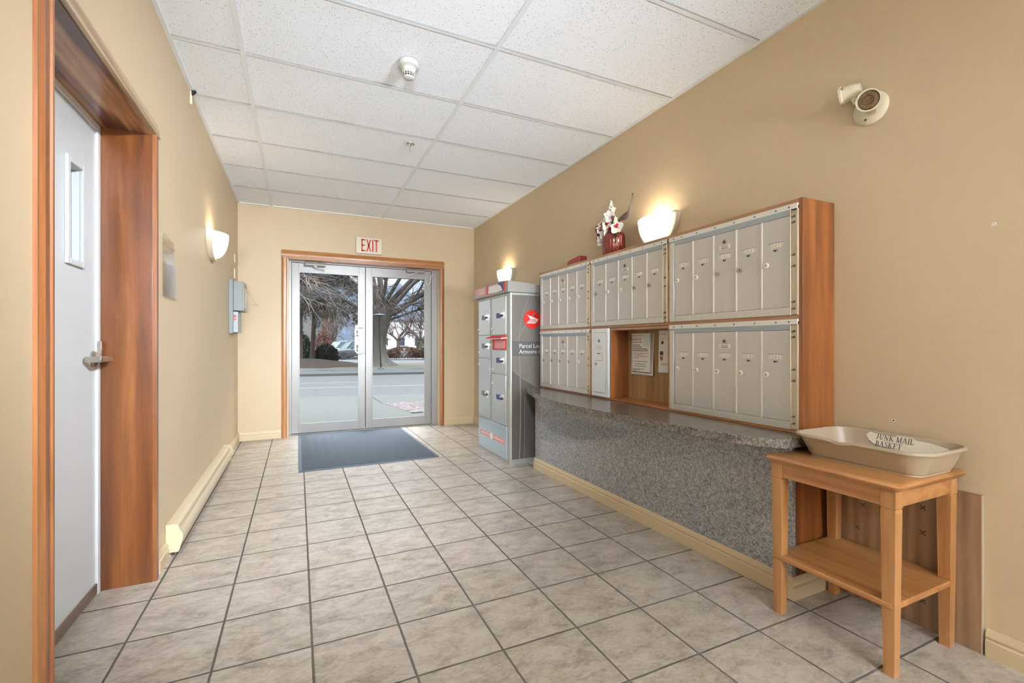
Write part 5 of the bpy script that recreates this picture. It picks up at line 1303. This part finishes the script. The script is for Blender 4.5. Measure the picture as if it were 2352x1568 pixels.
a_.build('limb', bark, ot, fix=False); b_.build('twigs', plain('pale_twig', osv(190, 170, 158), rough=.9), ot, fix=False, smooth=False)
small_tree((9.75, 50, -.41), 5.2, 31, 'small bare tree above the clipped hedge, closer to the big trunk', bark)
small_tree((13.2, 54, -.41), 5.4, 32, 'small bare tree above the far end of the clipped hedge', bark)
small_tree((8.6, 60, -.41), 5.0, 33, 'slim bare tree with orange-brown trunk right of the massive tree', plain('orange_bark', osv(150, 116, 90), rough=.9))
small_tree((4.4, 66, -.41), 5.5, 34, 'bare tree standing behind the parked cars', twig)
small_tree((-2.2, 44, -.41), 9.0, 35, 'bare tree behind the spruce and the brick pier', twig)
small_tree((17.5, 62, -.41), 7.5, 36, 'tall bare tree seen at the edge of the door glass, beyond the hedge', twig)
small_tree((22, 80, -.41), 8, 37, 'pale bare tree in front of the long white building', twig)

def leafy(name, cx, cy, z0, sx_, sy_, h, cols, lab, cat, seed, nleaf=2600, ls=.07, rag=.12, core=True, roots=0):
    R = random.Random(seed); t = thing(name, lab, cat, (cx, cy, z0))
    mats = plain('foliage_%d' % seed, cols, rough=.9, var=.35, vscale=4)
    m = MB()
    for k in range(nleaf):
        th = R.uniform(0, 2 * pi); ph = R.uniform(-.1, 1); rr_ = 1 - abs(R.gauss(0, rag)) * (1 if k % 3 else 3.5); rr_ = max(.1, rr_)
        ct_, st_ = cos(th), sin(th); e_ = .5
        x = cx + sx_ * (abs(ct_) ** e_) * (1 if ct_ > 0 else -1) * rr_ * math.sqrt(max(0, 1 - max(0, ph) ** 4))
        y = cy + sy_ * (abs(st_) ** e_) * (1 if st_ > 0 else -1) * rr_ * math.sqrt(max(0, 1 - max(0, ph) ** 4))
        z = z0 + h * (.12 + .86 * max(0, ph)) * (1 + R.gauss(0, rag * .3))
        c = Vector((x, y, z)); a_ = Vector((R.gauss(0, 1), R.gauss(0, 1), R.gauss(0, 1))).normalized() * ls; b_ = a_.cross(Vector((R.gauss(0, 1), R.gauss(0, 1), R.gauss(0, 1)))).normalized() * ls * .45
        m.add([c - a_, c + b_, c + a_, c - b_], [(0, 1, 2, 3)])
    m.build('foliage', mats, t, fix=False, smooth=False)
    s = MB()
    for k in range(max(14, roots)):
        x = cx + R.uniform(-.85, .85) * sx_; y = cy + R.uniform(-.8, .8) * sy_
        s.tube([(x, y, z0 - .02), (x + R.gauss(0, .08), y, z0 + h * .3)], [.02, .012], 4)
    s.build('stem', twig, t, fix=False)
    return t
leafy('clipped_hedge', 8.85, 42.5, -.35, 1.55, .9, 1.12, osv(126, 96, 84), 'clipped red-brown hedge in front of the car park', 'hedge', 41, 9000, .055)
leafy('clipped_hedge', 11.0, 41.6, -.33, 1.0, .9, 1.15, osv(120, 100, 84), 'rounded end clump of the red-brown hedge', 'hedge', 42, 7000, .055)
leafy('round_shrub', 15.5, 60, -.41, 1.3, 1.2, 2.2, osv(110, 108, 66), 'olive green rounded shrub behind the hedge, near the door stile', 'shrub', 43, 3000, .1)
leafy('dark_hedge', 1.75, 33.6, -.3, .78, .7, 1.25, osv(64, 62, 48), 'dark loose evergreen hedge beside the spruce trunk', 'hedge', 44, 5200, .07, .2)
leafy('dark_hedge', .3, 34.0, -.3, .55, .7, 1.9, osv(72, 90, 62), 'green evergreen bush between the brick pier and the spruce trunk', 'hedge', 45, 2600, .08, .2)
leafy('round_shrub', 3.4, 70, -.41, 1.2, 1.2, 3.2, osv(150, 110, 100), 'reddish bare shrub by the corner of the apartment building', 'shrub', 46, 2600, .12, .3, core=False)

# brick pier
bp = thing('brick_pier', 'tall brown brick pier at the edge of the lawn', 'pier', (.12, 32.6, -.3))
bk, t, b = nodes('brown_brick'); tcx = coords(t, (1, 1, 1), (radians(90), 0, 0)); bt_ = N(t, 'ShaderNodeTexBrick'); bt_.inputs['Scale'].default_value = 4; t.links.new(tcx, bt_.inputs['Vector'])
bt_.inputs['Color1'].default_value = c4(osv(150, 122, 106)); bt_.inputs['Color2'].default_value = c4(osv(132, 108, 96)); bt_.inputs['Mortar'].default_value = c4(osv(160, 150, 140)); t.links.new(bt_.outputs[0], b.inputs['Base Color']); b.inputs['Roughness'].default_value = .9
MB().box(-.22, 32.4, -.4, .29, 32.9, 1.75).build('lower_shaft', bk, bp); MB().box(-.26, 32.36, 1.75, .33, 32.94, 1.83).build('stone_band', conc, bp); MB().box(-.22, 32.4, 1.83, .29, 32.9, 4.6).build('upper_shaft', bk, bp)

# lamp post
lp = thing('street_lamp', 'slim dark lamp post with a flat head in front of the massive tree', 'lamp post', (3.78, 23.7, -.18))
MB().lathe([(.16, 0), (.15, .03), (.05, .06), (.001, .06)], (3.78, 23.7, -.19), n=16).build('base', conc, lp)
MB().tube([(3.78, 23.7, -.15), (3.72, 23.7, 1.2), (3.70, 23.7, 2.45)], [.035, .03, .028], 10).build('pole', plain('slate_metal', osv(70, 76, 84), rough=.5, metal=.4), lp)
MB().lathe([(.03, 0), (.30, .06), (.32, .085), (.18, .13), (.001, .15)], (3.70, 23.7, 2.42), n=20, sy=.8).build('lamp_head', plain('lamp_grey', osv(140, 146, 150), rough=.5), lp)

# buildings
def building(name, lab, x0, x1, y0, y1, z1, wallm, wins, winm, parts=()):
    t = thing(name, lab, 'building', ((x0 + x1) / 2, (y0 + y1) / 2, -.41))
    wl = MB().box(x0, y0, -.5, x1, y1, z1).build('wall', wallm, t, smooth=False)
    MB().box(x0 - .3, y0 - .3, z1, x1 + .3, y1 + .3, z1 + .3).build('roof', plain('roof_edge', osv(120, 118, 116), rough=.8), t, smooth=False)
    for (a_, b_, c_, d_) in wins:
        w_ = MB().box(a_ - .08, y0 - .05, c_ - .08, b_ + .08, y0, d_ + .08).build('window', paint, t, smooth=False); LOC[w_] = LOC[t]
        m = MB(); xm = (a_ + b_) / 2; zm = (c_ + d_) / 2
        for q in ((a_, c_, xm - .03, zm - .03), (xm + .03, c_, b_, zm - .03), (a_, zm + .03, xm - .03, d_), (xm + .03, zm + .03, b_, d_)): m.box(q[0], y0 - .06, q[1], q[2], y0 - .05, q[3])
        m.build('pane', winm, w_, smooth=False)
    for (nm, q, m_) in parts: MB().box(*q).build(nm, m_, t, smooth=False)
    return t
winm = plain('window_glass_far', osv(90, 100, 110), rough=.2)
building('apartment_building', 'grey apartment building with white sash windows and a brick bay across the street', -14, 5.4, 75, 90, 7.5, plain('grey_stucco', osv(158, 152, 150), rough=.9),
         [(2.35, 3.1, .65, 2.3), (-.5, .4, .65, 2.3), (2.35, 3.1, 3.6, 5.2)], winm, [('brick_bay', (3.5, 74.6, -.5, 4.5, 75, 5.2), plain('red_brick_far', osv(158, 116, 106), rough=.9)), ('white_post', (4.9, 74.5, -.5, 5.15, 74.8, 5.0), paint)])
building('long_building', 'long white building beyond the small trees, below the mountain', 14, 75, 112, 130, 6.4, plain('white_cladding', tuple(1.9 * q for q in osv(236, 236, 236)), rough=.8), [(18 + k * 4.0, 19.4 + k * 4.0, .6, 2.4) for k in range(6)], winm)
building('low_building', 'low pale building with an orange sign band behind the slim tree', 10.6, 13.2, 92, 98, 2.3, plain('pale_stucco', tuple(1.7 * q for q in osv(214, 214, 214)), rough=.9), [], winm, [('sign_band', (11.0, 91.9, 1.5, 12.6, 92, 2.1), plain('orange_sign', osv(226, 130, 60), rough=.6))])
# hills
mb = MB(); vs = []; nx = 60; pr = []
for i in range(nx + 1):
    x = -250 + 750 * i / nx
    hgt = 95 + 22 * sin(x * .013 + 1.2) + 9 * sin(x * .041) + 5 * sin(x * .11)
    pr.append((x, 700, hgt))
for i, (x, y, z) in enumerate(pr): vs += [(x, y, -1), (x, y + 90 + 8 * sin(i), z * .55), (x, y + 240, z * 1.25), (x, y + 420, -1)]
fs = [(4 * i + k, 4 * i + k + 4, 4 * i + k + 5, 4 * i + k + 1) for i in range(nx) for k in range(3)]
mb.add(vs, fs); struct('mountains', mb, plain('hazy_blue_hillside', osr(168, 184, 206), rough=1, var=.3, vscale=.03, spec=0), fix=False)  # distance haze is put into the hillside colour

# ---- parked cars
tyre = plain('tyre_rubber', (.03, .03, .032), rough=.8); rim_m = plain('wheel_rim', osv(180, 182, 184), rough=.35, metal=.6); cglass = plain('car_glass', osv(120, 140, 150), rough=.08, spec=.8)
lamp_m = plain('headlamp', osv(220, 222, 220), rough=.1); amber = plain('amber_lamp', osv(214, 130, 60), rough=.3)
def car(name, lab, loc, rot, paint_c, L_=4.6, Wd=1.8, Ht=1.72, hood=1.05, kind='suv'):
    t = thing(name, lab, 'car', loc, rot)
    m_ = plain('car_paint_%s' % name, paint_c, rough=.25, metal=.3, coat=1)
    hl = L_ / 2; hw = Wd / 2
    # front points to -x ; sections (x, half width, z_low, z_belt)
    a = MB(); sec = [(-hl, .78 * hw, .42, .66), (-hl + .06, .92 * hw, .34, .80), (-hl + .35, hw * .98, .30, .88), (-hl + 1.15, hw, .28, .98), (-.4, hw, .27, 1.0), (hl - .9, hw, .28, 1.02), (hl - .15, hw * .97, .34, 1.0), (hl, hw * .90, .42, .92)]
    loops = []
    for (x, w_, zl, zb_) in sec:
        loops.append([(x, -w_ * .96, zl), (x, -w_, zl + .22), (x, -w_ * .99, zb_ - .12), (x, -w_ * .93, zb_), (x, 0, zb_ + .03), (x, w_ * .93, zb_), (x, w_ * .99, zb_ - .12), (x, w_, zl + .22), (x, w_ * .96, zl)])
    a.loft(loops); a.build('body', m_, t, local=True, angle=40)
    # greenhouse
    a = MB(); zr = Ht
    gh = [(-hl + hood, .90 * hw, 1.0, 1.0), (-hl + hood + .62, .86 * hw, 1.0, zr - .06), (-.1, .86 * hw, 1.0, zr), (hl - .65, .85 * hw, 1.0, zr - .04), (hl - .18, .84 * hw, 1.0, 1.12)]
    loops = []
    for (x, w_, z0, z1) in gh:
        k_ = .86 if z1 > 1.2 else 1
        loops.append([(x, -w_, z0 - .05), (x, -w_ * k_, z1), (x, w_ * k_, z1), (x, w_, z0 - .05)])
    a.loft(loops); a.build('cabin_glass', cglass, t, local=True, smooth=False)
    a = MB(); a.loft([[(x, -w_ * .88, z), (x, -w_ * .86, z + .05), (x, w_ * .86, z + .05), (x, w_ * .88, z)] for (x, w_, z) in ((-hl + hood + .58, .86 * hw, zr - .08), (-.1, .87 * hw, zr - .02), (hl - .6, .86 * hw, zr - .06))]); a.build('roof', m_, t, local=True)
    a = MB()
    for s_ in (-1, 1):
        for (xa, xb_) in ((-hl + hood, -hl + hood + .62), (-.05, -.05), (hl - 1.2, hl - 1.2), (hl - .2, hl - .62)):
            a.tube([(xa, s_ * .905 * hw, .98), (xb_, s_ * .76 * hw, zr - .05)], .04, 6)
    a.build('pillar', m_, t, local=True)
    for (wx) in (-hl + .85, hl - .85):
        for s_ in (-1, 1):
            a = MB().lathe([(.20, -.11), (.33, -.11), (.35, -.08), (.35, .08), (.33, .11), (.20, .11)], (wx, s_ * (hw - .10), .35), (0, s_, 0), 24); w_ = a.build('wheel', tyre, t, local=True)
            a = MB().lathe([(.001, .07), (.08, .09), (.10, .08), (.20, .10), (.22, .112), (.22, -.05), (.001, -.05)], (wx, s_ * (hw - .10), .35), (0, s_, 0), 20); a.build('hub', rim_m, w_, local=True)
    for s_ in (-1, 1):
        MB().box(-hl - .01, s_ * .80 * hw - .17, .60, -hl + .16, s_ * .80 * hw + .15, .76).build('headlamp', lamp_m, t, local=True, bev=.02)
        MB().box(-hl + .12, s_ * hw * .965 - .04, .62, -hl + .32, s_ * hw * .965 + .02, .72).build('side_lamp', amber, t, local=True, bev=.01)
        MB().box(-hl + hood + .55, s_ * (hw + .04) - .08, 1.02, -hl + hood + .68, s_ * (hw + .04) + .08, 1.16).build('mirror', m_, t, local=True, bev=.02)
    MB().box(-hl - .02, -.5, .50, -hl + .06, .5, .70).build('grille', M['black'], t, local=True, bev=.01)
    MB().box(-hl - .04, -.8 * hw, .32, -hl + .10, .8 * hw, .48).build('bumper', rim_m, t, local=True, bev=.03)
    return t
car('dark_suv', 'dark grey SUV parked side-on behind the massive tree trunk', (5.05, 46, -.40), radians(12), osv(112, 116, 120))
car('white_suv', 'white SUV parked just behind the dark grey one', (4.35, 51.5, -.40), radians(22), osv(206, 208, 210))
car('silver_sedan', 'silver car parked between the white SUV and the dark grey SUV', (5.6, 49.0, -.40), radians(16), osv(170, 180, 186), Ht=1.5)
car('white_van', 'white vehicle seen between the massive trunk and the hedge', (10.3, 67, -.40), radians(100), osv(214, 220, 226), Ht=1.9)
car('pale_green_car', 'pale car at the far end of the hedge, beside the door stile', (14.2, 50, -.40), radians(80), osv(176, 186, 180), Ht=1.5)
